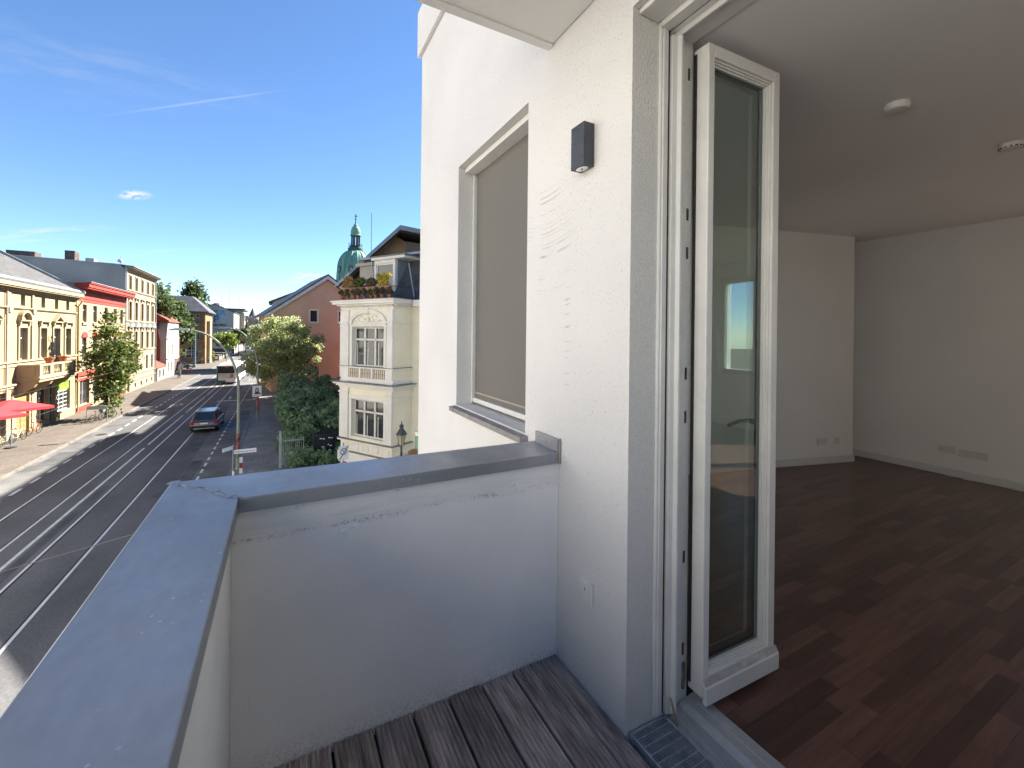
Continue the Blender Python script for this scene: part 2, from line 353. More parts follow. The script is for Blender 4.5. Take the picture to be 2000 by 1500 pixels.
def wood_deck():
    m = mat('deck_timber', (.44, .365, .325), rough=.78, var=.20, scale=3.5, spec=.3, stretch=(9, 1.2, 9), fine=.14, fscale=14, bump=.3, bscale=40, col2=(.20, .16, .142))
    n, l = nt(m); b = n['Principled BSDF']
    base = b.inputs['Base Color'].links[0].from_socket
    oi = n.new('ShaderNodeObjectInfo'); r = n.new('ShaderNodeMapRange'); r.inputs['To Min'].default_value = .75; r.inputs['To Max'].default_value = 1.3; l.new(oi.outputs['Random'], r.inputs['Value'])
    geo = [q for q in n if q.type == 'NEW_GEOMETRY'][0]
    nz = n.new('ShaderNodeTexNoise'); nz.inputs['Scale'].default_value = 2.6; nz.inputs['Detail'].default_value = 6; l.new(geo.outputs['Position'], nz.inputs['Vector'])
    rr = n.new('ShaderNodeMapRange'); rr.inputs['From Min'].default_value = .52; rr.inputs['From Max'].default_value = .75; l.new(nz.outputs['Fac'], rr.inputs['Value'])
    mx = n.new('ShaderNodeMix'); mx.data_type = 'RGBA'; l.new(rr.outputs[0], mx.inputs['Factor']); l.new(base, mx.inputs['A']); mx.inputs['B'].default_value = (.24, .235, .24, 1)
    vm = n.new('ShaderNodeVectorMath'); vm.operation = 'SCALE'; l.new(mx.outputs['Result'], vm.inputs[0]); l.new(r.outputs[0], vm.inputs['Scale']); l.new(vm.outputs[0], b.inputs['Base Color'])
    return m
M_DECK = wood_deck()
def parquet():
    m = mat('parquet', (.125, .060, .047), rough=.28, var=.14, scale=2.5, spec=.45, stretch=(1.2, 16, 16), fine=.14, fscale=12, col2=(.088, .043, .035))
    n, l = nt(m); b = n['Principled BSDF']; base = b.inputs['Base Color'].links[0].from_socket
    oi = n.new('ShaderNodeObjectInfo'); r = n.new('ShaderNodeMapRange'); r.inputs['To Min'].default_value = .62; r.inputs['To Max'].default_value = 1.55; l.new(oi.outputs['Random'], r.inputs['Value'])
    vm = n.new('ShaderNodeVectorMath'); vm.operation = 'SCALE'; l.new(base, vm.inputs[0]); l.new(r.outputs[0], vm.inputs['Scale']); l.new(vm.outputs[0], b.inputs['Base Color'])
    return m
M_PARQ = parquet()

# ================================================================== LARGE STRUCTURE: street
M_ASPHALT = mat('asphalt_lane', (.105, .104, .106), rough=.85, var=.24, scale=.30, fine=.22, fscale=24, bump=.2, bscale=60, stretch=(1, .5, 1))
M_ASPHALT2 = mat('asphalt_pale', (.14, .136, .133), rough=.88, var=.22, scale=.5, fine=.25, fscale=22, bump=.2, bscale=60)
M_PAVE = mat('mosaic_paving', (.13, .108, .088), rough=.9, var=.12, scale=.6, fine=.32, fscale=9, bump=.4, bscale=14)
M_PAVE_R = mat('mosaic_paving_grey', (.20, .195, .19), rough=.9, var=.14, scale=.6, fine=.42, fscale=9, bump=.4, bscale=14)
M_KERB = mat('granite_kerb', (.19, .175, .15), rough=.85, var=.12, scale=2, fine=.15, fscale=30)
M_LINE = mat('road_paint', (.62, .61, .57), rough=.7, var=.12, scale=3, fine=.2, fscale=18)
M_RAIL = mat('tram_rail_steel', (.62, .61, .60), rough=.4, metal=.2, var=.08)
M_RAILGROOVE = mat('rail_groove', (.02, .018, .017), rough=.9)
M_SOIL = mat('ground_soil', (.10, .085, .065), rough=.95, var=.3, scale=.4, fine=.3, fscale=6)

struct(MB().box(-400, 400, -200, 900, G-.6, G-.06).build('ground', M_SOIL))
# carriageway, left lane strip, right lane strip: thin slabs butted edge to edge
road = struct(MB().box(-11.72, -4.95, -40, 420, G-.30, G).build('road', M_ASPHALT))
struct(MB().box(-13.30, -11.72, -40, 420, G-.30, G-.001).build('road_side_lane_west', M_ASPHALT2))
struct(MB().box(-4.95, -2.62, -40, 420, G-.30, G-.001).build('road_side_lane_east', M_ASPHALT2))
pl = struct(MB().box(-40, -13.45, -40, 420, G-.30, G+.10).build('pavement_west', M_PAVE))
pr = struct(MB().box(-2.47, 3.6, -40, 420, G-.30, G+.10).build('pavement_east', M_PAVE_R))
struct(MB().prism([(3.6, 8), (3.6, 22.5), (60, 57), (60, 42)], 'z', G-.30, G+.06).build('side_street', M_ASPHALT2))
# kerbs: one stone each
kb = MB().box(0, .15, .006, .994, -.30, .125).mesh('kerb_stone', M_KERB)
for side, x in (('kerb_west', -13.45), ('kerb_east', -2.62)):
    k = bpy.data.objects.new(side, None); COL.objects.link(k); struct(k); k.location = (x, 0, G)
    for y in range(6 if x > -5 else 24, 110): place('kerb_stone', kb, k, (0, y, 0))
    MB().box(0, .15, 110, 420, -.3, .125).build('kerb_run', M_KERB, k)
    MB().box(0, .15, -40, 6 if x > -5 else 24, -.3, .125).build('kerb_run', M_KERB, k)
# rails with a groove beside each head
tr = bpy.data.objects.new('tram_track', None); COL.objects.link(tr); struct(tr)
for x in (-6.22, -7.66, -9.10, -10.54):
    s = 1 if x in (-7.66, -10.54) else -1
    MB().box(x-.042, x+.042, -40, 420, G-.05, G+.007).build('rail', M_RAIL, tr)
    MB().box(x+s*.046, x+s*.10, -40, 420, G-.05, G+.003).build('rail_groove', M_RAILGROOVE, tr)
M_PATCH = mat('asphalt_patch', (.08, .08, .081), rough=.9, var=.2, scale=.8, fine=.25, fscale=26, bump=.2, bscale=60); M_IRON = mat('cast_iron', (.06, .055, .05), rough=.55, metal=.5, var=.2, scale=8)
for (x0, x1, y0, y1) in ((-4.9, -4.3, 24, 33.5), (-13.0, -12.1, 36, 39.5), (-5.9, -5.0, 36, 47), (-4.0, -2.8, 50, 52.5), (-8.2, -7.9, 14, 30), (-12.9, -12.3, 52, 58)):
    MB().box(x0, x1, y0, y1, G-.02, G+.0022).build('asphalt_patch', M_PATCH, road)
for (x, y) in ((-5.3, 27.3), (-3.5, 36.2), (-12.4, 45), (-8.0, 57)): MB().lathe([(.36, 0), (.36, .006), (.30, .006), (.29, .004)], n=20).build('manhole_cover', M_IRON, road, (x, y, G-.001))
# painted markings
mk = bpy.data.objects.new('road_markings', None); COL.objects.link(mk); struct(mk)
def paint(x0, x1, y0, y1): return MB().box(x0, x1, y0, y1, G-.01, G+.005).build('lane_line', M_LINE, mk)
paint(-8.44, -8.32, 18.2, 38.6); paint(-8.44, -8.32, 39.6, 52); paint(-8.44, -8.32, 53.5, 66); paint(-8.44, -8.32, 67, 78)
for y in np.arange(80, 170, 6.0): paint(-8.44, -8.32, y, y+3)
for y in np.arange(24.4, 78, 1.98): paint(-11.80, -11.66, y, y+1.05)
for y in np.arange(24.8, 80, 1.42 if True else 2): paint(-4.12, -4.0, y, y+.72)
paint(-6.6, -4.3, 60.6, 61.0)
for i in range(4): paint(-5.6-.02*i, -5.45, 62+i*.7, 62.5+i*.7)

# ================================================================== LARGE STRUCTURE: our house, balcony, room
XW = 1.17                       # outer face of the facade
def holed_wall(mb, L, H, ops, t, z0=0.0):
    """wall from x=0..L, z=z0..H, front y=0, back y=t, with rectangular openings (x0,x1,z0,z1)"""
    xs = sorted({0.0, L, *[o[0] for o in ops], *[o[1] for o in ops]}); zs = sorted({z0, H, *[o[2] for o in ops], *[o[3] for o in ops]})
    def hole(x, z): return any(o[0] < x < o[1] and o[2] < z < o[3] for o in ops)
    for i in range(len(xs)-1):
        for j in range(len(zs)-1):
            x0, x1, a, b = xs[i], xs[i+1], zs[j], zs[j+1]
            if x1-x0 < 1e-6 or b-a < 1e-6 or hole((x0+x1)/2, (a+b)/2): continue
            mb.quad((x0, 0, a), (x1, 0, a), (x1, 0, b), (x0, 0, b)); mb.quad((x1, t, a), (x0, t, a), (x0, t, b), (x1, t, b))
    mb.quad((0, t, z0), (0, 0, z0), (0, 0, H), (0, t, H)); mb.quad((L, 0, z0), (L, t, z0), (L, t, H), (L, 0, H))
    mb.quad((0, 0, H), (L, 0, H), (L, t, H), (0, t, H)); mb.quad((0, t, z0), (L, t, z0), (L, 0, z0), (0, 0, z0))
    return mb
def reveals(mb, ops, t):
    for (x0, x1, a, b) in ops:
        mb.quad((x0, 0, a), (x0, t, a), (x0, t, b), (x0, 0, b)); mb.quad((x1, t, a), (x1, 0, a), (x1, 0, b), (x1, t, b))
        mb.quad((x0, 0, b), (x0, t, b), (x1, t, b), (x1, 0, b)); mb.quad((x0, t, a), (x0, 0, a), (x1, 0, a), (x1, t, a))
    return mb
YC = 4.10                       # far corner of the facade
house = thing('apartment_house', 'white rendered apartment house whose facade carries the balcony, screened window and wall lamp', 'building', (XW, YC, 0), R(-90))
# local x = 4.10 - Y, local y = X - 1.17
DOOR = (YC-1.245, YC+.95, -.075, 2.775); WIN = (YC-3.085, YC-2.035, .985, 2.78)
mb = holed_wall(MB(), 16, 9.6, [DOOR, WIN], .335, G)
# openings' reveals get their own coarser plaster
mb.build('wall', M_STUCCO, house)
reveals(MB(), [DOOR, WIN], .335).build('reveal', M_REVEAL, house)
MB().box(-.05, 6, -.035, -.001, 4.19, 4.62).build('fascia_band', M_STUCCO, house, bevel=.004)
MB().box(-.005, .33, .34, 5.3, G, 9.6).build('side_wall', M_STUCCO, house)
MB().box(.33, 16, 5.12, 5.45, 2.98, 9.6).build('rear_wall', M_STUCCO, house)
MB().box(-.3, 16.3, -.3, 5.8, 9.62, 9.9).build('roof', M_ZINC, house)
# window with roller screen
w = MB(); d0, d1 = .135, .30
x0, x1, z0, z1 = WIN
wf = MB().box(x0+.002, x0+.06, d0+.055, d1, z0+.005, z1-.002).box(x1-.06, x1-.002, d0+.055, d1, z0+.005, z1-.002).box(x0+.06, x1-.06, d0+.055, d1, z1-.09, z1-.002).box(x0+.06, x1-.06, d0+.055, d1, z0+.005, z0+.09).build('window', M_PVC, house, bevel=.003)
MB().box(x0+.06, x1-.06, d0+.11, d0+.125, z0+.09, z1-.09).build('pane', M_GLASSDARK, wf)
MB().box(x0+.003, x0+.028, d0-.02, d0+.028, z0+.01, z1-.042).build('screen_guide', M_PVC, wf, bevel=.002)
MB().box(x1-.028, x1-.003, d0-.02, d0+.028, z0+.01, z1-.042).build('screen_guide', M_PVC, wf, bevel=.002)
MB().box(x0+.003, x1-.003, .05, d0+.03, z1-.04, z1-.003).build('screen_housing', M_PVC, wf, bevel=.003)
MB().box(x0+.034, x1-.034, d0+.004, d0+.008, z0+.05, z1-.04).build('roller_screen', M_SCREEN, wf)
MB().box(x0+.034, x1-.034, d0-.016, d0+.016, z0+.018, z0+.052).build('screen_bottom_rail', M_PVC, wf, bevel=.004)
MB().box(x0+.036, x1-.036, d0-.001, d0+.0035, z0+.085, z0+.098).build('screen_hem', mat('screen_hem', (.40, .36, .29), .8), wf)
MB().prism([(-.05, z0-.045), (-.05, z0-.012), (d0+.1, z0+.004), (d0+.1, z0-.045)], 'x', x0-.025, x1+.03).build('window_sill', M_SILL, house, bevel=.003)

# balcony slabs
slab = MB().box(YC-1.83, 6.6, -.80, -.002, 2.952, 3.20).build('upper_balcony_slab', M_SOFFIT, house, bevel=.006)
MB().box(YC-1.835-.002, YC-1.79, -.79, -.004, 2.944, 2.951).build('drip_strip', M_SOFFIT, slab)
MB().box(YC-1.91, 7.0, -1.49, -.002, -.32, -.07).build('balcony_slab', M_SOFFIT, house)
# parapet
par = thing('balcony_parapet', 'rendered balcony parapet with sloping blue-grey zinc coping around the deck', 'parapet', (0, 0, 0))
MB().box(-.325, -.142, -2.6, 1.915, -.069, .928).build('front_wall', M_PARAPET, par)
MB().box(-.1415, XW-.002, 1.72, 1.915, -.069, .928).build('side_wall', M_PARAPET, par)
MB().tube([(XW-.004, 1.716, 0), (XW-.004, 1.716, .925)], .004, 6).build('sealant_joint', M_PARAPET, par)
# coping: sheet with folded edges, mitred corner
def coping(pts_in, pts_out, name, th=.05):
    """pts_in / pts_out: the inner and outer top edge (two points each)"""
    (a, b), (c, d) = pts_in, pts_out
    n = 14; m = MB(); rows = []
    for i in range(n+1):
        t = i/n
        pi = Vector(a).lerp(Vector(b), t); po = Vector(c).lerp(Vector(d), t)
        row = []
        for k in range(9):
            q = pi.lerp(po, k/8); w = .0022*math.sin(3.1*i+k*.9)*math.sin(1.7*k+.6*i)
            row.append((q.x, q.y, q.z + (w if 0 < k < 8 else 0)))
        rows.append(row)
    vs = [p for r in rows for p in r]; fs = []
    for i in range(n):
        for k in range(8): fs.append((i*9+k, i*9+k+1, (i+1)*9+k+1, (i+1)*9+k))
    m.add(vs, fs)
    for k in (0, 8):
        for i in range(n):
            p, q = rows[i][k], rows[i+1][k]
            m.quad(p, q, (q[0], q[1], q[2]-th), (p[0], p[1], p[2]-th))
    o = m.build(name, M_ZINC, par, smooth=False)
    bmesh_weld(o)
    return o
def bmesh_weld(o, ang=40):
    bm = bmesh.new(); bm.from_mesh(o.data); bmesh.ops.remove_doubles(bm, verts=bm.verts, dist=1e-4); bmesh.ops.recalc_face_normals(bm, faces=bm.faces)
    for f in bm.faces: f.smooth = True
    bm.to_mesh(o.data); bm.free(); o.data.set_sharp_from_angle(angle=R(ang))
    md = o.modifiers.new('bevel', 'BEVEL'); md.width = .0035; md.segments = 3; md.limit_method = 'ANGLE'; md.angle_limit = R(45)
ZC = .964
coping(((-.122, -2.6, ZC), (-.122, 1.697, ZC)), ((-.348, -2.6, ZC+.004), (-.348, 1.955, ZC+.008)), 'coping_front')
coping(((-.1215, 1.697, ZC), (XW-.003, 1.697, ZC)), ((-.3475, 1.955, ZC+.008), (XW-.003, 1.925, ZC+.006)), 'coping_side')
# lapped, hammered seam at the mitre
seam = MB()
for i in range(12):
    t0, t1 = i/12, (i+1)/12
    p = Vector((-.122, 1.697, ZC)).lerp(Vector((-.348, 1.955, ZC+.008)), t0); q = Vector((-.122, 1.697, ZC)).lerp(Vector((-.348, 1.955, ZC+.008)), t1)
    w = .012+.006*math.sin(i*1.9); h0 = .003+.003*abs(math.sin(i*1.3)); h1 = .003+.003*abs(math.sin((i+1)*1.3)); dv = Vector((.75, .66, 0))*w
    seam.quad(p-dv, q-dv, q+Vector((0, 0, h1)), p+Vector((0, 0, h0))); seam.quad(p+Vector((0, 0, h0)), q+Vector((0, 0, h1)), q+dv*1.4, p+dv*1.4)
o = seam.build('coping_seam', M_ZINC, par); bmesh_weld(o, 60)
for (y, zz, r) in ((1.0, 0, 0),):
    pass
up = MB().box(XW-.016, XW-.003, 1.70, 1.905, ZC+.001, ZC+.062).build('coping_upstand', M_ZINC, par, bevel=.002)
MB().lathe([(.006, 0), (.006, .002), (.003, .004)], n=10).build('screw', M_STEEL, up, (XW-.016, 1.80, ZC+.03), (0, R(-90), 0))
MB().box(XW-.012, XW+.0, 1.690, 1.6985, ZC-.055, ZC+.066).build('sealant_bead', mat('aged_sealant', (.36, .33, .28), .8), up, bevel=.003)
# filler patches on the inner face
def blob(cx, cz, w, h, k):
    m = MB(); rr = random.Random(k); n = 14; vs = [(cx, 1.7165, cz)]
    for i in range(n):
        a = 2*math.pi*i/n; q = .55+.45*rr.random(); vs.append((cx+w*q*math.cos(a), 1.7194, cz+h*q*math.sin(a)))
    for i in range(n): m.add([vs[0], vs[1+i], vs[1+(i+1) % n]], [(0, 1, 2)])
    return m.build('filler_patch', M_SPACKLE, par)
for (cx, cz, w_, h_, k) in ((.21, .775, .034, .03, 1), (.245, .79, .03, .017, 2), (.205, .76, .012, .03, 8), (.41, .905, .02, .012, 3), (.925, .84, .024, .02, 4), (.945, .825, .018, .02, 5), (.06, .895, .02, .018, 6), (1.03, .90, .014, .015, 7)):
    blob(cx, cz, w_, h_, k)

# deck of grooved boards
deck = thing('balcony_deck', 'weathered dark grooved timber boards forming the balcony deck', 'deck', (0, 0, 0))
def board(x0, x1, k):
    w = x1-x0; m = MB(); n = max(3, int(w/.0180)); prof = []
    prof.append((x0, -.026)); prof.append((x0, -.004)); prof.append((x0+.004, 0))
    for i in range(n):
        a = x0+.006+(w-.012)*i/n; s = (w-.012)/n
        prof += [(a+s*.18, 0), (a+s*.34, -.0055), (a+s*.62, -.0055), (a+s*.74, 0)]
    prof += [(x1-.004, 0), (x1, -.004), (x1, -.026)]
    ys = [1.7155-.004*random.random()] + [1.7-.3*i for i in range(1, 14)] ; N = len(prof); vs = []; fs = []
    rr = random.Random(k)
    for j, y in enumerate(ys):
        dz = rr.uniform(-.0012, .0012); dx = rr.uniform(-.0008, .0008)
        vs += [(p[0]+dx, y, p[1]+dz) for p in prof]
    for j in range(len(ys)-1):
        for i in range(N): fs.append((j*N+i, j*N+(i+1) % N, (j+1)*N+(i+1) % N, (j+1)*N+i))
    fs.append(tuple(range(N)))
    return m.add(vs, fs).build('deck_board', M_DECK, deck)
xr = XW-.006
edges = [xr-.088]
board(xr-.086, xr, 99)
for k in range(8):
    x1 = xr-.0915-.1502*k; board(max(x1-.1388, -.136), x1, k)
MB().box(-.138, XW-.004, -2.6, 1.717, -.066, -.032).build('deck_joist_bed', M_GASKET, deck)

# room
room_floor = bpy.data.objects.new('room_floor', None); COL.objects.link(room_floor); struct(room_floor)
XI = XW+.335
ZF = .03; ZT = 2.742
MB().box(1.557, 6.6, -5.1, 4.0, -.2, ZF-.012).build('floor_base', M_GASKET, room_floor)
# parquet strips run away from the door (along X)
strips = []; sw = .0705
y = -3.55; row = 0
while y < 3.75:
    x = 1.558 - random.uniform(0, .4); 
    while x < 6.44:
        Ls = random.choice((.26, .36, .46, .56, .7)); x1 = min(x+Ls, 6.44); x0 = max(x, 1.558)
        if x1-x0 > .03 and y+sw < 2.945+.2473*(5-x1)+.30: strips.append((x0, x1, y))
        x += Ls
    y += sw; row += 1
def seen(s):
    cx, cy = (s[0]+s[1])/2, s[2]
    fw = .4698*cx+.8828*cy; la = .8828*cx-.4698*cy
    if fw < .3: return 99
    u = la/fw
    return fw if .30 < u < 1.24 else 50+fw
strips.sort(key=seen)
pm = {}
rest = MB()
for i, (a, b, yy) in enumerate(strips):
    if i < 300:
        key = round(b-a, 2)
        if key not in pm: pm[key] = MB().box(0, key-.0006, 0, sw-.0006, -.012, 0).mesh('parquet_strip', M_PARQ)
        place('parquet_strip', pm[key], room_floor, (a, yy, ZF + .0004*random.random()))
    else: rest.box(a, b-.0006, yy, yy+sw-.0006, ZF-.012, ZF)
stuff(rest.build('parquet_remainder', M_PARQ, room_floor))
struct(MB().box(XI+.001, 6.9, -5.2, 4.05, ZT, ZT+.2).build('ceiling', M_CEIL))
# far wall with a window (the one mirrored in the door glass)
rw = bpy.data.objects.new('room_wall_far', None); COL.objects.link(rw); struct(rw); rw.location = (6.45, 4.0, 0); rw.rotation_euler = (0, 0, R(-90))
FW = (4.0+1.55, 4.0+2.85, .88, 2.52); FW2 = (4.0-.95, 4.0+1.25, .06, 2.6)
holed_wall(reveals(MB(), [FW, FW2], .3), 9.5, ZT, [FW, FW2], .3, -.2).build('wall_surface', M_INNER, rw)
fwin = MB()
for (a, b) in ((FW[0], FW[0]+.65), (FW[0]+.65, FW[1])):
    fwin.box(a+.002, a+.085, .10, .17, FW[2]+.002, FW[3]-.002).box(b-.085, b-.002, .10, .17, FW[2]+.002, FW[3]-.002).box(a+.085, b-.085, .10, .17, FW[3]-.09, FW[3]-.002).box(a+.085, b-.085, .10, .17, FW[2]+.002, FW[2]+.09)
fw_o = fwin.build('room_window', M_PVC, rw, bevel=.003)
MB().box(FW[0]+.08, FW[1]-.08, .13, .134, FW[2]+.09, FW[3]-.09).build('pane', M_CLEAR, fw_o)
MB().box(FW[0]+.63, FW[0]+.66, .075, .099, 1.42, 1.48).box(FW[0]+.636, FW[0]+.652, .06, .075, 1.34, 1.47).build('handle', M_STEEL, fw_o)
MB().box(.9, FW2[0], -.016, -.001, ZF+.001, ZF+.085).build('skirting_board', M_SKIRT, rw, bevel=.004)
fd = MB()  # added unseen glazed opening, lets sun in to brighten the room
for (a, b) in ((FW2[0], FW2[0]+1.1), (FW2[0]+1.1, FW2[1])):
    fd.box(a+.002, a+.085, .10, .17, FW2[2], FW2[3]-.002).box(b-.085, b-.002, .10, .17, FW2[2], FW2[3]-.002).box(a+.085, b-.085, .10, .17, FW2[3]-.09, FW2[3]-.002).box(a+.085, b-.085, .10, .17, FW2[2], FW2[2]+.11)
fd_o = fd.build('fill_light_door', M_PVC, rw, bevel=.003); MB().box(FW2[0]+.08, FW2[1]-.08, .13, .134, FW2[2]+.1, FW2[3]-.09).build('pane', M_CLEAR, fd_o)
# oblique side wall, ends short of the far wall
wa = math.atan2(2.673-3.808, 6.1-1.505); wlen = math.hypot(2.673-3.808, 6.1-1.505)
ow = bpy.data.objects.new('room_wall_oblique', None); COL.objects.link(ow); struct(ow); ow.location = (1.505, 3.808, 0); ow.rotation_euler = (0, 0, wa)
MB().box(-.3, wlen, 0, .25, -.2, ZT).build('wall_surface', M_INNER, ow)
MB().box(-.2, wlen+.014, -.015, -.0005, ZF+.001, ZF+.085).box(wlen+.0005, wlen+.014, 0, .25, ZF+.001, ZF+.085).build('skirting_board', M_SKIRT, ow, bevel=.003)
struct(MB().box(XI, 6.9, -3.85, -3.6, -.2, ZT).build('room_wall_back', M_INNER))
struct(MB().box(5.9, 6.9, 3.3, 3.55, -.2, ZT).build('room_wall_niche', M_INNER))
MB().box(-.1415, XW-.002, -2.6, -2.42, -.069, .928).build('return_wall', M_PARAPET, par)
MB().box(-.1415, XW-.003, -2.64, -2.38, .929, .966).build('coping_return', M_ZINC, par, bevel=.003)

# ================================================================== OBJECTS ON AND AROUND THE BALCONY
# glazed balcony door: fixed frame, threshold, open leaf
door = thing('balcony_door', 'white glazed balcony door standing open into the dark room', 'door', (0, 0, 0))
fr = MB()
prof = [(1.306, 1.2445), (1.306, 1.236), (1.312, 1.232), (1.318, 1.236), (1.322, 1.230), (1.346, 1.230), (1.346, 1.2445)]
MB().prism(prof, 'z', .012, 2.758).build('screen_guide', M_PVC, door, bevel=.0015)
MB().box(1.3465, 1.362, 1.238, 1.2445, .012, 2.75).build('gasket_slot', M_GASKET, door)
prof = [(1.3625, 1.2445), (1.3625, 1.224), (1.384, 1.220), (1.394, 1.207), (1.404, 1.207), (1.407, 1.212), (1.407, 1.230), (1.420, 1.233), (1.420, 1.243), (1.436, 1.245), (1.436, 1.254), (1.452, 1.256), (1.452, 1.264), (1.466, 1.264), (1.466, 1.268), (1.492, 1.268), (1.492, 1.262), (1.499, 1.262), (1.499, 1.30), (1.3625, 1.30)]
MB().prism(prof, 'z', .012, 2.72).build('jamb_frame', M_PVC, door, bevel=.0015)
MB().prism([(p[0], 2.775-(1.2445-p[1])*.9-.02) for p in prof[:7]] + [(1.498, 2.735), (1.498, 2.774), (1.3625, 2.774)], 'y', 1.2443, -.94).build('head_frame', M_PVC, door, bevel=.0015)
MB().box(1.305, 1.355, -.94, 1.232, 2.735, 2.774).build('head_guide', M_PVC, door, bevel=.003)
MB().box(1.20, 1.303, -.94, 1.243, 2.755, 2.774).build('head_screen_box', M_PVC, door, bevel=.003)
M_GUNMETAL = mat('fitting_dark_steel', (.13, .12, .105), rough=.4, metal=.5, var=.4, scale=90)
fit = MB().box(1.470, 1.4915, 1.2645, 1.2675, .92, 2.66).build('strike_rail', M_PVCDIRT, door)
for z in (2.60, 2.02, 1.86, 1.36, 1.18, .60, .22):
    MB().box(1.472, 1.489, 1.252, 1.2640, z-.05, z+.05).box(1.474, 1.486, 1.243, 1.2515, z-.02, z+.03).build('hinge_fitting', M_GUNMETAL, fit, bevel=.001)
for z in (2.44, 1.90, 1.26, 1.02): MB().box(1.453, 1.4655, 1.249, 1.2635, z-.04, z+.04).build('strike_plate', M_GUNMETAL, fit, bevel=.001)
MB().box(1.474, 1.489, 1.238, 1.262, .06, .17).build('corner_hinge', M_STEEL, fit, bevel=.002)
# threshold: ribbed aluminium
th = MB().prism([(1.372, -.06), (1.372, -.012), (1.378, -.004), (1.392, -.004), (1.392, .004)] + [q for i in range(7) for q in ((1.394+i*.008, .010), (1.398+i*.008, .010), (1.399+i*.008, .0075), (1.401+i*.008, .0075))] + [(1.455, .012), (1.475, .024), (1.51, .024), (1.512, .028), (1.556, .028), (1.556, -.06)], 'y', 1.238, -.94).build('threshold', M_ALU, door)
# leaf: hinged at the inner face, turned a little past square
leaf = thing('x', '', ''); 
for k in list(leaf.keys()): del leaf[k]
leaf.name = 'door_leaf'; leaf.parent = door; leaf.location = (1.492, 1.158, 0); leaf.rotation_euler = (0, 0, R(-1.7))
LW, Z0, Z1, TH = .455, .075, 2.695, .072
lf = MB()
lf.box(0, .036, 0, TH, Z0, Z1).box(LW-.044, LW, 0, TH, Z0, Z1).box(.036, LW-.044, 0, TH, Z1-.050, Z1).box(.036, LW-.044, 0, TH, Z0, Z0+.085)
lf.build('leaf_frame', M_PVC, leaf, bevel=.004)
b1 = MB()
for k, (ins, y0) in enumerate(((0.0, .010), (.007, .017), (.014, .024))):
    x0, x1, a, b = .036+ins*.7, LW-.044-ins, Z0+.085+ins, Z1-.050-ins
    b1.box(x0, x0+.008, y0, y0+.02, a, b).box(x1-.008, x1, y0, y0+.02, a, b).box(x0, x1, y0, y0+.02, b-.008, b).box(x0, x1, y0, y0+.02, a, a+.008)
b1.build('glazing_bead', M_PVC, leaf, bevel=.001)
sp = MB(); x0, x1, a, b = .046, LW-.062, Z0+.103, Z1-.068
sp.box(x0, x0+.004, .044, .048, a, b).box(x1-.006, x1, .036, .058, a, b).box(x0, x1, .036, .058, b-.006, b).box(x0, x1, .036, .058, a, a+.006)
sp.build('glazing_spacer', M_GASKET, leaf)
for y0 in (.034, .060):
    MB().quad((.037, y0, Z0+.086), (LW-.045, y0, Z0+.086), (LW-.045, y0, Z1-.051), (.037, y0, Z1-.051)).build('pane', M_DOORGLASS, leaf)
MB().prism([(-.020, Z0-.018), (-.020, Z0+.050), (-.016, Z0+.056), (-.001, Z0+.080), (-.001, Z0-.018)], 'x', -.002, LW+.006).build('weather_bar', M_PVC, leaf, bevel=.004)
MB().quad((-.001, -.0165, Z0+.0572), (LW+.004, -.0165, Z0+.0572), (LW+.004, -.003, Z0+.0788), (-.001, -.003, Z0+.0788)).build('dust_on_bar', M_PVCDIRT, leaf)
MB().box(-.006, -.0005, .056, .068, Z0+.03, Z1-.02).build('edge_gasket', M_GASKET, leaf)
hd = MB().lathe([(.012, 0), (.012, .03), (.009, .05)], n=10).build('handle', M_STEEL, leaf, (LW-.026, TH+.001, 1.13), (R(-90), 0, 0), smooth=True)
MB().tube([(0, 0, .045), (-.06, 0, .05), (-.125, .012, .05)], .009, 8).build('lever', M_STEEL, hd)
# drain grate before the threshold
gr = thing('drain_grate', 'galvanised steel drainage grate let into the deck before the door threshold', 'grate', (1.185, 0, 0))
MB().box(0, .008, -.9, 1.238, -.03, .004).box(.176, .184, -.9, 1.238, -.03, .004).box(.008, .176, 1.230, 1.238, -.03, .004).build('frame', M_GALV, gr, bevel=.001)
bm_ = MB().box(-.0010, .0010, -.9, 1.229, -.006, .0015).mesh('bearing_bar', M_GALV)
for i in range(16): place('bearing_bar', bm_, gr, (.0165+i*.0100, 0, 0))
cb = MB().box(.0085, .1755, -.0012, .0012, -.005, .003).mesh('cross_bar', M_GALV)
for i in range(30): place('cross_bar', cb, gr, (0, 1.205-i*.0335, 0))
MB().box(.001, .183, -.9, 1.237, -.065, -.055).build('channel_floor', M_GASKET, gr)
# wall lamp
lamp = thing('wall_lamp', 'small anthracite box wall lamp on the white facade between screened window and door', 'lamp', (XW, 1.512, 2.33))
MB().box(-.058, -.004, -.046, .046, -.092, .092).build('housing', M_DARK, lamp, bevel=.002)
MB().box(-.004, -.0005, -.04, .04, -.08, .08).build('wall_plate', M_DARK, lamp)
rf = MB(); n = 16
for i in range(n):
    a, b = 2*math.pi*i/n, 2*math.pi*(i+1)/n
    rf.quad((-.031+.021*math.cos(a), .021*math.sin(a)*1.6, -.0925), (-.031+.021*math.cos(b), .021*math.sin(b)*1.6, -.0925), (-.031+.006*math.cos(b), .006*math.sin(b), -.0935), (-.031+.006*math.cos(a), .006*math.sin(a), -.0935))
rf.build('reflector', M_CHROME, lamp)
MB().lathe([(.005, 0), (.0045, .003), (.001, .005)], (-.031, 0, -.0985), 8).build('bulb_cover', M_CLEAR, lamp)
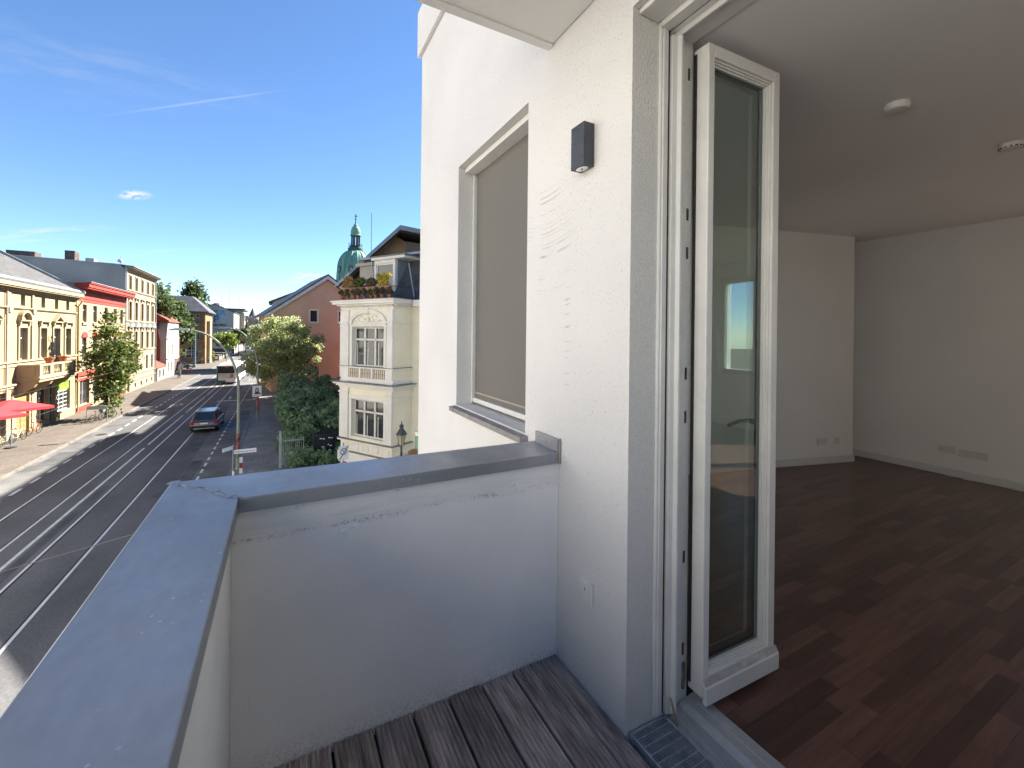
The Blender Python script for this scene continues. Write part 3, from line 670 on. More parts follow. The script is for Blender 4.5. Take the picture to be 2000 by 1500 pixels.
# outdoor socket plate
sk = thing('outdoor_socket', 'square white outdoor switch plate low on the facade left of the door', 'socket', (XW, 1.482, .423))
MB().box(-.012, -.0005, -.042, .042, -.046, .046).build('plate', M_PVC, sk, bevel=.003)
MB().box(-.0155, -.0121, -.029, .029, -.032, .032).build('rocker', M_PVC, sk, bevel=.002)
MB().box(-.0165, -.0156, -.0015, .0015, .004, .018).build('mark', M_DARK, sk)
# smoke detectors and sockets in the room
def detector(x, y, lab, vents):
    t = thing('smoke_detector', lab, 'detector', (x, y, ZT), 0, 'ceiling detectors')
    MB().lathe([(.052, 0), (.054, -.012), (.052, -.026), (.046, -.034), (.001, -.036)], n=28).build('housing', M_PVC, t, smooth=False, bevel=.002)
    if vents:
        vt = MB()
        for i in range(14):
            a = 2*math.pi*i/14; vt.box(-.006, .006, -.0012, .0012, -.031, -.024); 
            for q in range(len(vt.v)-8, len(vt.v)):
                xx, yy, zz = vt.v[q]; yy -= .0525; vt.v[q] = (xx*math.cos(a)-yy*math.sin(a), xx*math.sin(a)+yy*math.cos(a), zz)
        vt.build('vent_slots', M_DARK, t)
    return t
detector(2.82, 1.055, 'plain white round smoke detector on the ceiling, nearer the door leaf', False)
detector(4.0, .925, 'white smoke detector with dark vent slots at the right edge of the ceiling', True)
def sockets(parent_loc, rz, n, lab, kinds):
    t = thing('wall_socket', lab, 'socket', parent_loc, rz, 'sockets above the skirting')
    wd = .074*n
    MB().box(-wd/2, wd/2, -.010, -.0005, -.040, .040).build('plate', M_PVC, t, bevel=.002)
    for i in range(n):
        cx = -wd/2+.037+i*.071+.0015*i
        if kinds[i] == 's': MB().lathe([(.0195, 0), (.0195, .0015), (.016, .0016), (.015, -.004)], n=16).build('socket_well', M_SKIRT, t, (cx, -.0101, 0), (R(90), 0, 0))
        else:
            q = MB()
            for (dx, dz) in ((-.008, .007), (.006, .007), (0, -.009)): q.box(cx+dx-.003, cx+dx+.003, -.0125, -.0101, dz-.003, dz+.003)
            q.build('antenna_port', M_DARK, t)
    return t
sockets((6.45, 1.945, .31), R(-90), 2, 'double wall socket plate with dark aerial ports, left pair on the far room wall', 'as')
sockets((6.45, 1.74, .30), R(-90), 3, 'triple white wall socket strip on the far room wall right of the aerial plate', 'sss')
ux, uy = math.cos(wa), math.sin(wa)
sockets((5.643-.0*uy, 2.786, .296), wa, 2, 'double white wall socket on the oblique room wall beside the door leaf', 'ss')
sockets((5.86, 2.733, .298), wa, 1, 'single white wall socket at the end of the oblique room wall', 's')
# splinter of wood stuck in the jamb foot
M_CHIP = mat('pale_splinter', (.36, .28, .19), rough=.8, var=.2, scale=60)
tag(MB().prism([(-.009, .0), (.005, -.006), (.012, .06), (.008, .105), (-.001, .12), (-.009, .06)], 'y', -.002, .002).build('wood_splinter', M_CHIP, None, (1.378, 1.178, -.004), (R(-14), R(-6), R(35)), bevel=.0008), 'pale wood splinter wedged at the foot of the door frame above the grate', 'splinter')
tag(MB().prism([(0, 0), (.004, .018), (.002, .045), (-.003, .02)], 'z', 0, .002).build('dry_leaf', mat('dry_leaf', (.22, .13, .06), .8), None, (.96, 1.62, .003), (0, R(8), R(15))), 'small dry brown leaf caught between two deck boards', 'leaf')

# ================================================================== BUILDINGS OF THE STREET
WCACHE = {}
def window(parent, x0, x1, z0, z1, dep, frame=None, style='cross', name='window', pane=None):
    """casement: frame with mullion/transom set into the opening, pane behind as a sub-part"""
    frame = frame or M_WINWHITE; w, h = round(x1-x0, 2), round(z1-z0, 2); t = min(.075, w*.11)
    key = (w, h, style, frame.name)
    if key not in WCACHE:
        m = MB().box(0, t, 0, .07, 0, h).box(w-t, w, 0, .07, 0, h).box(t, w-t, 0, .07, h-t, h).box(t, w-t, 0, .07, 0, t)
        if style in ('cross', 'T'): m.box(t, w-t, .004, .066, h*.66, h*.66+t*1.1)
        if style in ('cross', 'bar'): m.box(w/2-t*.55, w/2+t*.55, .008, .062, t, h-t)
        if style == 'T': m.box(w/2-t*.5, w/2+t*.5, .008, .062, t, h*.66)
        if style == 'grid':
            for i in (1, 2): m.box(w*i/3-t*.3, w*i/3+t*.3, .01, .06, t, h-t)
            for j in range(1, 5): m.box(t, w-t, .012, .058, h*j/5-t*.3, h*j/5+t*.3)
        if style == 'tri':
            for i in (1, 2): m.box(w*i/3-t*.8, w*i/3+t*.8, -.03, .08, t, h-t)
            m.box(t, w-t, -.03, .08, h*.66, h*.66+.10)
        WCACHE[key] = (m.mesh('window', frame), MB().box(t*.5, w-t*.5, .034, .046, t*.5, h-t*.5).mesh('pane', pane or M_GLASSDARK))
    a, b = WCACHE[key]
    f = place(name, a, parent, (x0, dep-.07, z0)); place('pane', b, f)
    return f
def shell(parent, L, H, D, ops, m, dep=.28, name='wall', z0=0.0):
    """front wall with openings plus side and back walls; front at y=0 faces -y"""
    w = MB(); holed_wall(w, L, H, ops, dep, z0); reveals(w, ops, dep)
    w.box(0, .2, dep+.001, D, z0, H).box(L-.2, L, dep+.001, D, z0, H).box(.2, L-.2, D-.2, D, z0, H).box(.2, L-.2, dep+.9, dep+1.0, z0, H)
    return w.build(name, m, parent)

M_CREAM = mat('cream_render', (.295, .235, .132), rough=.9, var=.07, scale=.5, fine=.05, fscale=12)
M_CREAMTRIM = mat('cream_trim', (.305, .25, .152), rough=.88, var=.06, scale=.8)
M_BRICKY = mat('yellow_brick', (.30, .205, .105), rough=.9, var=.10, scale=.7, fine=.16, fscale=14, stretch=(1, 1, 3))
M_BRICKP = mat('pale_brick', (.285, .225, .142), rough=.9, var=.08, scale=.7, fine=.10, fscale=14, stretch=(1, 1, 3))
M_REDTRIM = mat('red_paint_trim', (.33, .04, .026), rough=.7, var=.08, scale=1)
M_ROOFGREY = mat('grey_roof_tile', (.085, .082, .08), rough=.85, var=.18, scale=1.2, fine=.25, fscale=7, stretch=(1, 1, 4))
M_SHEET = mat('roof_sheet', (.30, .32, .33), rough=.5, var=.1, scale=1, metal=.3)
M_GREYREND = mat('grey_gable_render', (.27, .265, .255), rough=.95, var=.10, scale=.35, fine=.06, fscale=10)
M_SAND = mat('sand_facade', (.275, .222, .15), rough=.9, var=.08, scale=.5, fine=.06, fscale=10)
M_BRICKDK = mat('dark_brick', (.10, .075, .065), rough=.9, var=.25, scale=3, fine=.2, fscale=12)
M_REDTILE = mat('red_roof_tile', (.21, .058, .033), rough=.85, var=.2, scale=.9, fine=.3, fscale=6, stretch=(.6, .6, 5))
M_WHITEWASH = mat('whitewashed_render', (.36, .335, .29), rough=.9, var=.06, scale=.6)
M_OCHRE = mat('ochre_brick', (.235, .14, .065), rough=.9, var=.12, scale=.6, fine=.10, fscale=10)
M_SLATE = mat('slate_roof', (.085, .085, .095), rough=.6, var=.2, scale=1.5, fine=.2, fscale=6)
M_TERRA = mat('terracotta', (.42, .12, .06), rough=.8, var=.15, scale=6)
M_WOOD = mat('door_wood', (.34, .20, .075), rough=.6, var=.2, scale=3, stretch=(6, 6, 1))
M_GREENSIGN = mat('green_sign', (.22, .52, .04), rough=.5, var=.3, scale=2)
M_GUTTER = mat('downpipe', (.40, .33, .27), rough=.6, var=.1)

def cornice(parent, L, z, steps, m, y=0.0, name='cornice', x0=0.0):
    """stacked, growing mouldings: steps = [(projection, height), ...] from below"""
    k = MB(); zz = z
    for i, (p, h) in enumerate(steps):
        k.box(x0-min(p, .02)-.001*i, L+min(p, .02)+.001*i, y-p, y+.12, zz, zz+h); zz += h
    return k.build(name, m, parent)

# ---- 1: yellow stucco house with pediments, balcony and shops (X = -17.5, from Y = 36 to 56.4)
XF = -17.5
b1 = thing('townhouse', 'yellow stucco townhouse with pediment windows, corner balcony and ground-floor shops', 'house', (XF, 36, G+.1), R(90))
L1 = 20.4; zb = -(G+.1)          # zb converts world z into this building's z
ys = lambda Y: Y-36
ops1 = []; win1 = []
for (a, b) in ((46.22, 47.36), (49.42, 50.52), (51.75, 52.98), (54.05, 55.2), (42.2, 43.4), (39.8, 41.0)):
    ops1.append((ys(a), ys(b), zb-.85, zb+1.62)); win1.append(ops1[-1]+('T',))
for c in (46.8, 50.0, 52.4, 54.65, 42.8, 40.4):
    ops1.append((ys(c-.33), ys(c+.33), zb+3.30, zb+4.12)); win1.append(ops1[-1]+('plain',))
shop = [(46.05, 47.95, .0, 4.0, 'door'), (49.05, 51.0, .35, 3.5, 'shop'), (51.35, 52.35, .02, 3.45, 'shopdoor'), (52.75, 55.35, .75, 3.35, 'shopgrid'), (42.6, 44.6, .35, 3.5, 'shop'), (39.4, 41.6, .35, 3.5, 'shop')]
for s in shop: ops1.append((ys(s[0]), ys(s[1]), s[2], s[3]))
shell(b1, L1, zb+4.55, 11, ops1, M_CREAM)
for o in win1: window(b1, *o[:4], .28, style=o[4])
for s in shop:
    x0, x1 = ys(s[0]), ys(s[1])
    if s[4] == 'door':
        d = MB().box(x0+.01, x1-.01, .16, .24, .0, 3.15).prism([(x0+.01, 3.15)] + [((x0+x1)/2-(x1-x0-.02)/2*math.cos(math.pi*i/10), 3.15+.82*math.sin(math.pi*i/10)) for i in range(11)], 'y', .16, .24).build('door', M_WOOD, b1)
        MB().box((x0+x1)/2-.02, (x0+x1)/2+.02, .14, .159, .1, 1.9).build('door_gap', M_DARK, d)
        # arch spandrels in front of the square opening
        for q in (0, 1):
            pts = [((x0+x1)/2-(x1-x0)/2*math.cos(math.pi*i/20), 3.17+.84*math.sin(math.pi*i/20)) for i in (range(0, 11) if q == 0 else range(20, 9, -1))]
            c = (x0-.0 if q == 0 else x1, 4.02)
            MB().prism(pts+[c], 'y', .005, .15).build('arch_spandrel', M_CREAMTRIM, b1)
    else:
        st = {'shop': 'bar', 'shopdoor': 'T', 'shopgrid': 'grid'}[s[4]]
        h = 2.55 if s[4] == 'shopgrid' else s[3]
        f = window(b1, x0, x1, s[2], h if s[4] == 'shopgrid' else s[3], .26, frame=M_GUTTER if st != 'grid' else M_WINWHITE, style=st, name='shop_window')
        if s[4] == 'shopgrid':
            MB().box(x0+.04, x1-.04, .10, .2, 2.62, 3.30).build('shop_sign', M_GREENSIGN, b1)
            MB().box(x0-.05, x1+.05, -.10, .04, .62, .745).build('shop_sill', M_GUTTER, b1)
# rusticated quoins between the shop openings
qm = MB().box(0, .55, -.06, .02, 0, .36).mesh('quoin', M_CREAMTRIM)
for xq in (ys(45.35), ys(48.2)):
    for k in range(8): place('quoin', qm, b1, (xq, -.003*(k % 2), .25+k*.43))
for xq in (ys(44.75), ys(48.15)):
    MB().box(xq-.16, xq+.16, -.10, .02, zb-1.1, zb+4.5).box(xq-.24, xq+.24, -.2, .02, zb+2.72, zb+3.1).build('pilaster', M_CREAMTRIM, b1)
MB().tube([(ys(44.4), -.10, .1), (ys(44.4), -.10, zb+4.6)], .06, 8).build('downpipe', M_GUTTER, b1)
cornice(b1, L1, zb+4.28, [(.14, .12), (.28, .14), (.52, .10), (.60, .28)], M_CREAMTRIM)
cornice(b1, L1, zb+3.02, [(.10, .06), (.16, .08)], M_CREAMTRIM, name='string_course')
cornice(b1, L1, zb-1.28, [(.08, .30), (.20, .12)], M_CREAMTRIM, name='sill_course')
cornice(b1, L1, 3.72, [(.10, .2), (.22, .12)], M_CREAMTRIM, name='shop_cornice')
def surround(parent, x0, x1, z0, z1, m, top='flat', pr=.09):
    k = MB().box(x0-.18, x0-.002, -pr, .02, z0, z1+.3).box(x1+.002, x1+.18, -pr, .02, z0, z1+.3).box(x0-.178, x1+.178, -pr+.01, .02, z1+.002, z1+.29)
    k.box(x0-.26, x1+.26, -pr-.16, .02, z1+.50, z1+.60).box(x0-.2, x0-.02, -pr-.10, .02, z1+.18, z1+.499).box(x1+.02, x1+.2, -pr-.10, .02, z1+.18, z1+.499)
    xc = (x0+x1)/2; hw = (x1-x0)/2+.26
    if top == 'arch':
        for i in range(12):
            a, b = math.pi*i/12, math.pi*(i+1)/12; ri = hw-.16
            k.prism([(xc-hw*math.cos(a), z1+.601+hw*.9*math.sin(a)), (xc-hw*math.cos(b), z1+.601+hw*.9*math.sin(b)), (xc-ri*math.cos(b), z1+.601+ri*.85*math.sin(b)), (xc-ri*math.cos(a), z1+.601+ri*.85*math.sin(a))], 'y', -pr-.2, .02)
    if top == 'tri':
        k.prism([(xc-hw, z1+.601), (xc-hw+.14, z1+.601), (xc, z1+1.02), (xc+hw-.14, z1+.601), (xc+hw, z1+.601), (xc, z1+1.24)], 'y', -pr-.2, .02)
    return k.build('window_surround', m, parent)
for (a, b, tp) in ((46.22, 47.36, 'arch'), (49.42, 50.52, 'flat'), (51.75, 52.98, 'tri'), (54.05, 55.2, 'flat'), (42.2, 43.4, 'tri')):
    surround(b1, ys(a), ys(b), zb-.85, zb+1.62, M_CREAMTRIM, tp)
# balcony
bal = MB().box(ys(45.9), ys(52.3), -1.25, .02, zb-2.52, zb-2.30).box(ys(45.8), ys(52.4), -1.35, .02, zb-2.30, zb-2.20).box(ys(45.9), ys(52.3), -1.28, -1.06, zb-2.2, zb-2.02).box(ys(45.85), ys(52.35), -1.31, -1.02, zb-1.32, zb-1.18).box(ys(45.9), ys(46.35), -1.06, .02, zb-2.2, zb-1.32).box(ys(45.85), ys(46.4), -1.02, .02, zb-1.319, zb-1.181).build('balcony', M_CREAMTRIM, b1)
for xq in (45.9, 47.6, 49.6, 51.8): MB().box(ys(xq), ys(xq)+.5, -1.30, -1.04, zb-2.02, zb-1.32).build('balcony_pier', M_CREAMTRIM, bal)
bl = MB().lathe([(.05, 0), (.085, .12), (.08, .22), (.035, .42), (.05, .55), (.06, .70)], n=8).mesh('baluster', M_CREAMTRIM, True)
for (a, b) in ((46.45, 47.55), (48.15, 49.55), (50.15, 51.75)):
    for q in np.arange(a+.12, b, .26): place('baluster', bl, bal, (ys(q), -1.17, zb-2.02))
for xq in (46.1, 48.6, 51.7):
    MB().prism([(-1.15, zb-2.521), (-.95, zb-2.9), (-.5, zb-3.2), (-.02, zb-3.6), (.02, zb-2.521)], 'x', ys(xq)-.16, ys(xq)+.16).build('corbel', M_CREAMTRIM, bal)
for (xq, lab) in ((47.75, 'terracotta flower tub standing on the yellow balcony, nearer the arched window'), (50.2, 'terracotta flower tub on the yellow balcony below the triple window')):
    t = thing('flower_pot', lab, 'flower pot', (XF+1.17, xq, -1.18), 0, 'tubs on the balcony')
    MB().lathe([(.18, 0), (.30, .38), (.34, .38), (.34, .46), (.28, .46), (.26, .36)], n=14).build('pot', M_TERRA, t); MB().lathe([(.26, 0), (.01, .01)], (0, 0, .36), 12).build('soil', M_SOIL, t)
# roof: tiled slope, eave blocks, gable verge
MB().prism([(-.62, zb+4.93), (-.62, zb+5.02), (5.4, zb+8.6), (11.2, zb+5.0), (11.2, zb+4.6), (0.2, zb+4.6)], 'x', 0, L1-.05).build('roof', M_ROOFGREY, b1)
MB().prism([(-.66, zb+4.99), (-.66, zb+5.22), (5.4, zb+8.86), (11.3, zb+5.2), (11.3, zb+5.0), (5.4, zb+8.55)], 'x', L1-.05, L1+.12).build('verge_sheet', M_SHEET, b1)
eb = MB().box(.03, .60, -.10, .10, 0, .26).mesh('eave_block', M_SHEET)
for k in range(32): place('eave_block', eb, b1, (k*.635, -.38, zb+5.02), (R(-28), 0, 0))

# ---- 2: pale brick house with red cornice (Y 56.45 - 71.35)
b2 = thing('townhouse', 'pale brick townhouse with deep red cornice and red shop bands behind the street tree', 'house', (XF, 56.45, G+.1), R(90))
L2 = 14.9; ys = lambda Y: Y-56.45; ops2 = []
cen2 = (58.55, 61.3, 64.6, 67.6, 69.9)
for c in cen2: ops2.append((ys(c-.52), ys(c+.52), zb+2.30, zb+4.05))
for c in cen2: ops2.append((ys(c-.55), ys(c+.55), zb-1.65, zb+.70))
sh2 = [(57.6, 60.0), (61.0, 62.6), (63.5, 65.6), (66.4, 67.4), (68.2, 70.3)]
for (a, b) in sh2: ops2.append((ys(a), ys(b), .55 if b-a > 1.2 else .05, 3.05))
shell(b2, L2, zb+6.2, 11, ops2, M_BRICKP)
for o in ops2[:10]: window(b2, *o, .28, style='T')
for o in ops2[10:]: window(b2, *o, .26, frame=M_GUTTER, style='bar', name='shop_window')
MB().box(0, .95, -.05, .02, .9, zb+4.4).build('corner_pier', M_BRICKY, b2)
for o in ops2[:5]: MB().box(o[0]-.15, o[1]+.15, -.12, .02, o[2]-.3, o[2]-.05).build('window_sill', M_CREAMTRIM, b2)
for o in ops2[5:10]:
    MB().box(o[0]-.15, o[1]+.15, -.12, .02, o[2]-.32, o[2]-.05).build('window_sill', M_CREAMTRIM, b2)
    xc = (o[0]+o[1])/2; hw = .75
    MB().prism([(xc-hw, o[3]+.05)] + [(xc-hw*math.cos(math.pi*i/10), o[3]+.05+.55*math.sin(math.pi*i/10)) for i in range(11)], 'y', -.08, .02).build('red_arch', M_REDTRIM, b2)
cornice(b2, L2, zb+4.30, [(.06, .30), (.12, .10), (.07, .85), (.85, .14), (.95, .34), (1.05, .12)], M_REDTRIM, name='red_cornice')
MB().prism([(-1.12, zb+6.16), (-1.12, zb+6.22), (11, zb+6.9), (11, zb+6.1), (.1, zb+6.05)], 'x', -.03, L2+.03).build('roof', M_SHEET, b2)
MB().box(-.0, L2, -.22, .02, 3.55, 3.95).build('red_band', M_REDTRIM, b2); MB().box(.0, L2, -.14, .02, 3.08, 3.28).build('red_band', M_REDTRIM, b2)
for (a, b) in ((56.6, 60.4), (67.9, 71.2)): MB().box(ys(a), ys(b), -.05, .02, .0, .5).build('red_plinth', M_REDTRIM, b2)
MB().tube([(.25, -.12, .2), (.25, -.12, zb+3.8), (-.1, -.5, zb+4.3)], .06, 8).build('downpipe', M_CREAMTRIM, b2)

# ---- 3: tall sand coloured house with blank grey gable (Y 71.4 - 85.9)
b3 = thing('tenement_house', 'tall four-storey sand tenement with blank grey gable and roof chimneys', 'house', (XF, 71.4, G+.1), R(90))
L3 = 14.5; ys = lambda Y: Y-71.4; ops3 = []
cen3 = (73.2, 75.9, 78.7, 81.5, 84.3)
for c in cen3: ops3.append((ys(c-.46), ys(c+.46), zb+6.85, zb+8.50))
for c in cen3: ops3.append((ys(c-.52), ys(c+.52), zb+2.85, zb+5.25))
for c in cen3: ops3.append((ys(c-.52), ys(c+.52), zb-1.05, zb+1.35))
for c in cen3[1:]: ops3.append((ys(c-.5), ys(c+.5), zb-4.1, zb-2.1))
for c in cen3[1:]: ops3.append((ys(c-.4), ys(c+.4), .35, .95))
ops3.append((ys(72.1), ys(73.4), .05, 3.1))
shell(b3, L3, zb+9.35, 14, ops3, M_SAND)
for o in ops3[:19]: window(b3, *o, .26, style='T')
for o in ops3[19:23]: window(b3, *o, .2, style='plain')
MB().box(ops3[-1][0]+.02, ops3[-1][1]-.02, .18, .26, .05, 3.05).build('door', M_WOOD, b3)
for i, o in enumerate(ops3[5:15]):
    surround(b3, o[0], o[1], o[2], o[3], M_SAND, 'flat' if i < 5 else 'tri', .07)
    if i >= 5:
        xc = (o[0]+o[1])/2
        MB().prism([(xc-.95, o[3]+.62), (xc+.95, o[3]+.62), (xc, o[3]+1.30)], 'y', -.32, -.02).build('pediment_cap', M_SHEET, b3)
for o in ops3[:5]: MB().box(o[0]-.16, o[1]+.16, -.10, .02, o[3]+.1, o[3]+.22).box(o[0]-.12, o[0]-.002, -.06, .02, o[2], o[3]+.1).box(o[1]+.002, o[1]+.12, -.06, .02, o[2], o[3]+.1).build('window_surround', M_SAND, b3)
for z in (6.55, 2.55, -1.35, -4.5, -5.25): cornice(b3, L3, zb+z, [(.08, .1), (.16, .1)], M_SAND, name='string_course')
cornice(b3, L3, zb+9.1, [(.1, .15), (.25, .12), (.55, .10), (.7, .18)], M_SAND)
gable = [(-.0, 0.0), (.0, zb+9.3), (.6, zb+9.75), (14.2, zb+10.1), (14.2, 0)]
MB().prism(gable, 'x', -.06, -.001).build('gable_wall', M_GREYREND, b3)
MB().prism([(-.85, zb+9.62), (-.85, zb+9.7), (.6, zb+9.86), (14.3, zb+10.22), (14.3, zb+10.1), (.6, zb+9.751)], 'x', -.14, L3+.1).build('roof', M_SHEET, b3)
for (x, y, w, d, h, m) in ((.5, 5.4, 1.4, .9, 1.05, M_BRICKDK), (.9, 3.7, 1.3, .8, .35, M_SHEET), (.4, 9.6, 1.6, 2.4, .6, M_BRICKDK)):
    MB().box(x, x+w, y-d/2, y+d/2, zb+9.8, zb+10.1+h).build('chimney', m, b3)
MB().lathe([(.03, -.5), (.03, 0), (.28, .05), (.30, .25), (.15, .42), (.02, .45), (.015, .9)], (.6, .7, zb+10.1), 10).build('roof_vent', M_SHEET, b3)
MB().box(1.4, 4.2, -1.0, .02, zb-2.9, zb-1.45).box(1.3, 4.3, -1.08, .02, zb-1.44, zb-1.3).build('bay_box', M_SAND, b3)
MB().tube([(-.15, -.1, .1), (-.15, -.1, zb+9.4)], .06, 8).build('downpipe', M_SHEET, b3)
MB().tube([(L3-.06, -.12, .1), (L3-.06, -.12, zb+9.4)], .06, 8).build('downpipe', M_SHEET, b3)

# ---- 4: white house with red tiled gable and low annex (Y 86 - 103)
b4 = thing('white_house', 'small white street house with red tiled gable side and low red-roofed annex', 'house', (XF+.1, 93.2, G+.1), R(90))
ops4 = [(1.3+2.9*i, 2.0+2.9*i, zb-3.0, zb-.9) for i in range(3)] + [(2.9+1.5*i, 3.5+1.5*i, zb+1.0, zb+2.0) for i in range(2)] + [(1.0, 1.9, 1.0, 2.6), (3.4, 4.3, 1.0, 2.6)]
shell(b4, 10.2, zb+.2, 10, [o for o in ops4 if o[3] < zb], M_WHITEWASH, dep=.2)
for o in ops4:
    if o[3] < zb: window(b4, *o, .18, style='bar')
MB().prism([(0.0, zb+.201), (10.2, zb+.201), (9.2, zb+3.0), (1.0, zb+3.0)], 'y', .0, 1.2).build('dormer_wall', M_WHITEWASH, b4)
for o in ops4[3:5]: MB().box(o[0], o[1], -.03, .02, o[2], o[3]).build('dormer_window', M_GLASSDARK, b4)
MB().prism([(-.3, zb+3.0), (4.5, zb+6.2), (10.3, zb+3.2), (10.3, zb+.2), (1.2, zb+.2), (1.2, zb+3.0)], 'x', -.04, 10.3).build('roof', M_REDTILE, b4)
MB().prism([(.9, 2.2), (.9, zb+.1), (1.3, zb+2.9), (4.5, zb+5.8), (9.9, zb+3.0), (9.9, 2.2)], 'x', -.14, -.045).build('tiled_gable', M_REDTILE, b4)
MB().prism([(-.35, zb+3.0), (-.35, zb+3.25), (4.5, zb+6.5), (10.4, zb+3.5), (10.4, zb+3.2), (4.5, zb+6.15)], 'x', -.3, -.145).build('verge', M_REDTILE, b4)
cornice(b4, 10.2, 3.1, [(.08, .08), (.15, .08)], M_WHITEWASH, name='string_course'); cornice(b4, 10.2, zb+.0, [(.08, .08), (.15, .08)], M_WHITEWASH, name='string_course')
MB().box(6.2, 9.9, -.05, .02, .4, 2.9).build('shop_front', M_BRICKDK, b4)
an = MB().box(-6.9, -.16, .5, 6, -.1, 2.4).box(-5.6, -.16, .05, .49, -.1, 2.0).build('annex', M_WHITEWASH, b4)
MB().prism([(-.1, 2.05), (-.1, 2.2), (3.2, 4.2), (6.2, 4.2), (6.2, 2.401), (.4, 2.401)], 'x', -6.95, -.18).build('annex_roof', M_REDTILE, an)
for x in (-4.6, -2.4): MB().box(x, x+.75, .0, .06, .5, 1.8).build('window', M_GLASSDARK, an)
MB().tube([(10.1, -.1, .1), (10.1, -.1, zb+.2)], .05, 8).build('downpipe', M_TERRA, b4)

# ---- 5: ochre brick house with dark hipped roof (front turned to us at Y = 130)
b5 = thing('ochre_house', 'ochre brick corner house with arched ground-floor window and dark hipped roof', 'house', (-30, 130, G+.1), 0)
ops5 = []
for k in range(3): ops5.append((8.9+1.25*k, 9.65+1.25*k, zb+3.2, zb+5.6)); ops5.append((8.9+1.25*k, 9.65+1.25*k, zb-.6, zb+1.9))
for k in range(3): ops5.append((3.9+1.25*k, 4.65+1.25*k, zb+3.2, zb+5.6)); ops5.append((3.9+1.25*k, 4.65+1.25*k, zb-.6, zb+1.9))
ops5.append((9.2, 11.9, 1.6, 4.2))
shell(b5, 13.3, zb+6.3, 12, ops5, M_OCHRE, dep=.35)
for o in ops5[:-1]: window(b5, *o, .3, style='T')
window(b5, *ops5[-1], .3, style='cross')
o = ops5[-1]; xc = (o[0]+o[1])/2
for q in (0, 1):
    pts = [(xc-1.35*math.cos(math.pi*i/20), 3.1+1.1*math.sin(math.pi*i/20)) for i in (range(0, 11) if q == 0 else range(20, 9, -1))]
    MB().prism(pts+[(xc-1.36 if q == 0 else xc+1.36, 4.21)], 'y', .005, .2).build('arch_spandrel', M_OCHRE, b5)
cornice(b5, 13.3, zb-1.1, [(.1, .12), (.2, .1)], M_CREAMTRIM, name='string_course'); cornice(b5, 13.3, zb+2.1, [(.1, .3)], M_OCHRE, name='string_course')
for x in (8.2, 12.6, 3.2): MB().box(x, x+.6, -.12, .02, zb-1.0, zb+6.2).build('pilaster', M_OCHRE, b5)
m = MB(); r0 = zb+6.3
m.add([(-.8, -.8, r0), (14.1, -.8, r0), (14.1, 12.8, r0), (-.8, 12.8, r0), (3.2, 3.0, r0+3.9), (10.1, 3.0, r0+3.9), (10.1, 9, r0+3.9), (3.2, 9, r0+3.9), (-.8, -.8, r0-.2), (14.1, -.8, r0-.2), (14.1, 12.8, r0-.2), (-.8, 12.8, r0-.2)],
      [(0, 1, 5, 4), (1, 2, 6, 5), (2, 3, 7, 6), (3, 0, 4, 7), (4, 5, 6, 7), (8, 9, 1, 0), (9, 10, 2, 1), (10, 11, 3, 2), (11, 8, 0, 3), (8, 11, 10, 9)])
m.build('roof', M_SLATE, b5)
MB().box(13.3, 14.0, 2.5, 5.5, -.1, zb+4.0).prism([(2.3, zb+4.0), (5.7, zb+4.0), (4.0, zb+5.0)], 'x', 13.3, 14.1).build('street_bay', M_CREAMTRIM, b5)

# ---- 6: long pale gable with the painted mural (Y = 185)
b6 = thing('mural_building', 'pale grey building whose blank side wall carries the blue painted mural', 'building', (-42, 185, G+.1), 0)
M_MWALL = mat('pale_mural_wall', (.42, .42, .40), rough=.95, var=.06, scale=.2)
MB().prism([(0, 0), (0, zb+9.6), (17.5, zb+10.2), (21.0, zb+10.9), (26.7, zb+8.3), (26.7, 0)], 'y', 0, 22).build('wall', M_MWALL, b6)
MB().prism([(-.2, zb+9.62), (-.2, zb+9.9), (17.5, zb+10.5), (21.0, zb+11.2), (27.0, zb+8.45), (27.0, zb+8.2), (26.7, zb+8.305), (21.0, zb+10.92), (17.5, zb+10.22)], 'y', -.1, 22.2).build('roof', M_SLATE, b6)
M_MB1 = mat('mural_deep_blue', (.03, .10, .22), .8, var=.2, scale=.3); M_MB2 = mat('mural_blue', (.04, .22, .45), .8, var=.35, scale=.35, col2=(.16, .38, .55)); M_MBG = mat('mural_ground', (.38, .44, .48), .8, var=.25, scale=.3, col2=(.12, .30, .45))
M_MTX = mat('mural_brown', (.10, .06, .06), .8, var=.4, scale=.8); M_MGR = mat('mural_panel', (.45, .45, .45), .8)
mu = MB().box(20.2, 24.7, -.03, -.002, zb+.7, zb+9.2).build('mural', M_MGR, b6)
MB().box(21.0, 24.1, -.045, -.031, zb+4.6, zb+9.1).build('mural_field', M_MBG, mu)
text('mural_letters', 'K', 3.0, M_MB1, mu, (21.35, -.06, zb+7.95), (R(90), 0, 0), .01, xs=.75); text('mural_letters', 'A', 3.0, M_MB2, mu, (23.3, -.06, zb+7.95), (R(90), 0, 0), .01)
text('mural_letters', 'P', 3.4, M_MB1, mu, (21.4, -.06, zb+5.6), (R(90), 0, 0), .01)
text('mural_lettering', '20 Jahre', 1.25, mat('mural_steel_blue', (.07, .16, .26), .8), mu, (22.5, -.06, zb+2.1), (R(90), 0, 0), .01)
rr = random.Random(3); gq = MB()
for i in range(26):
    x = 20.45+i*.155; z = zb+3.6+rr.uniform(-.12, .12); w = rr.uniform(.05, .13); gq.prism([(x, z-.5+rr.uniform(0, .4)), (x+w, z-.55+rr.uniform(0, .4)), (x+w+rr.uniform(-.1, .15), z+.6-rr.uniform(0, .4)), (x+rr.uniform(-.1, .15), z+.6-rr.uniform(0, .5))], 'y', -.05, -.031)
gq.build('mural_scrawl', M_MTX, mu)
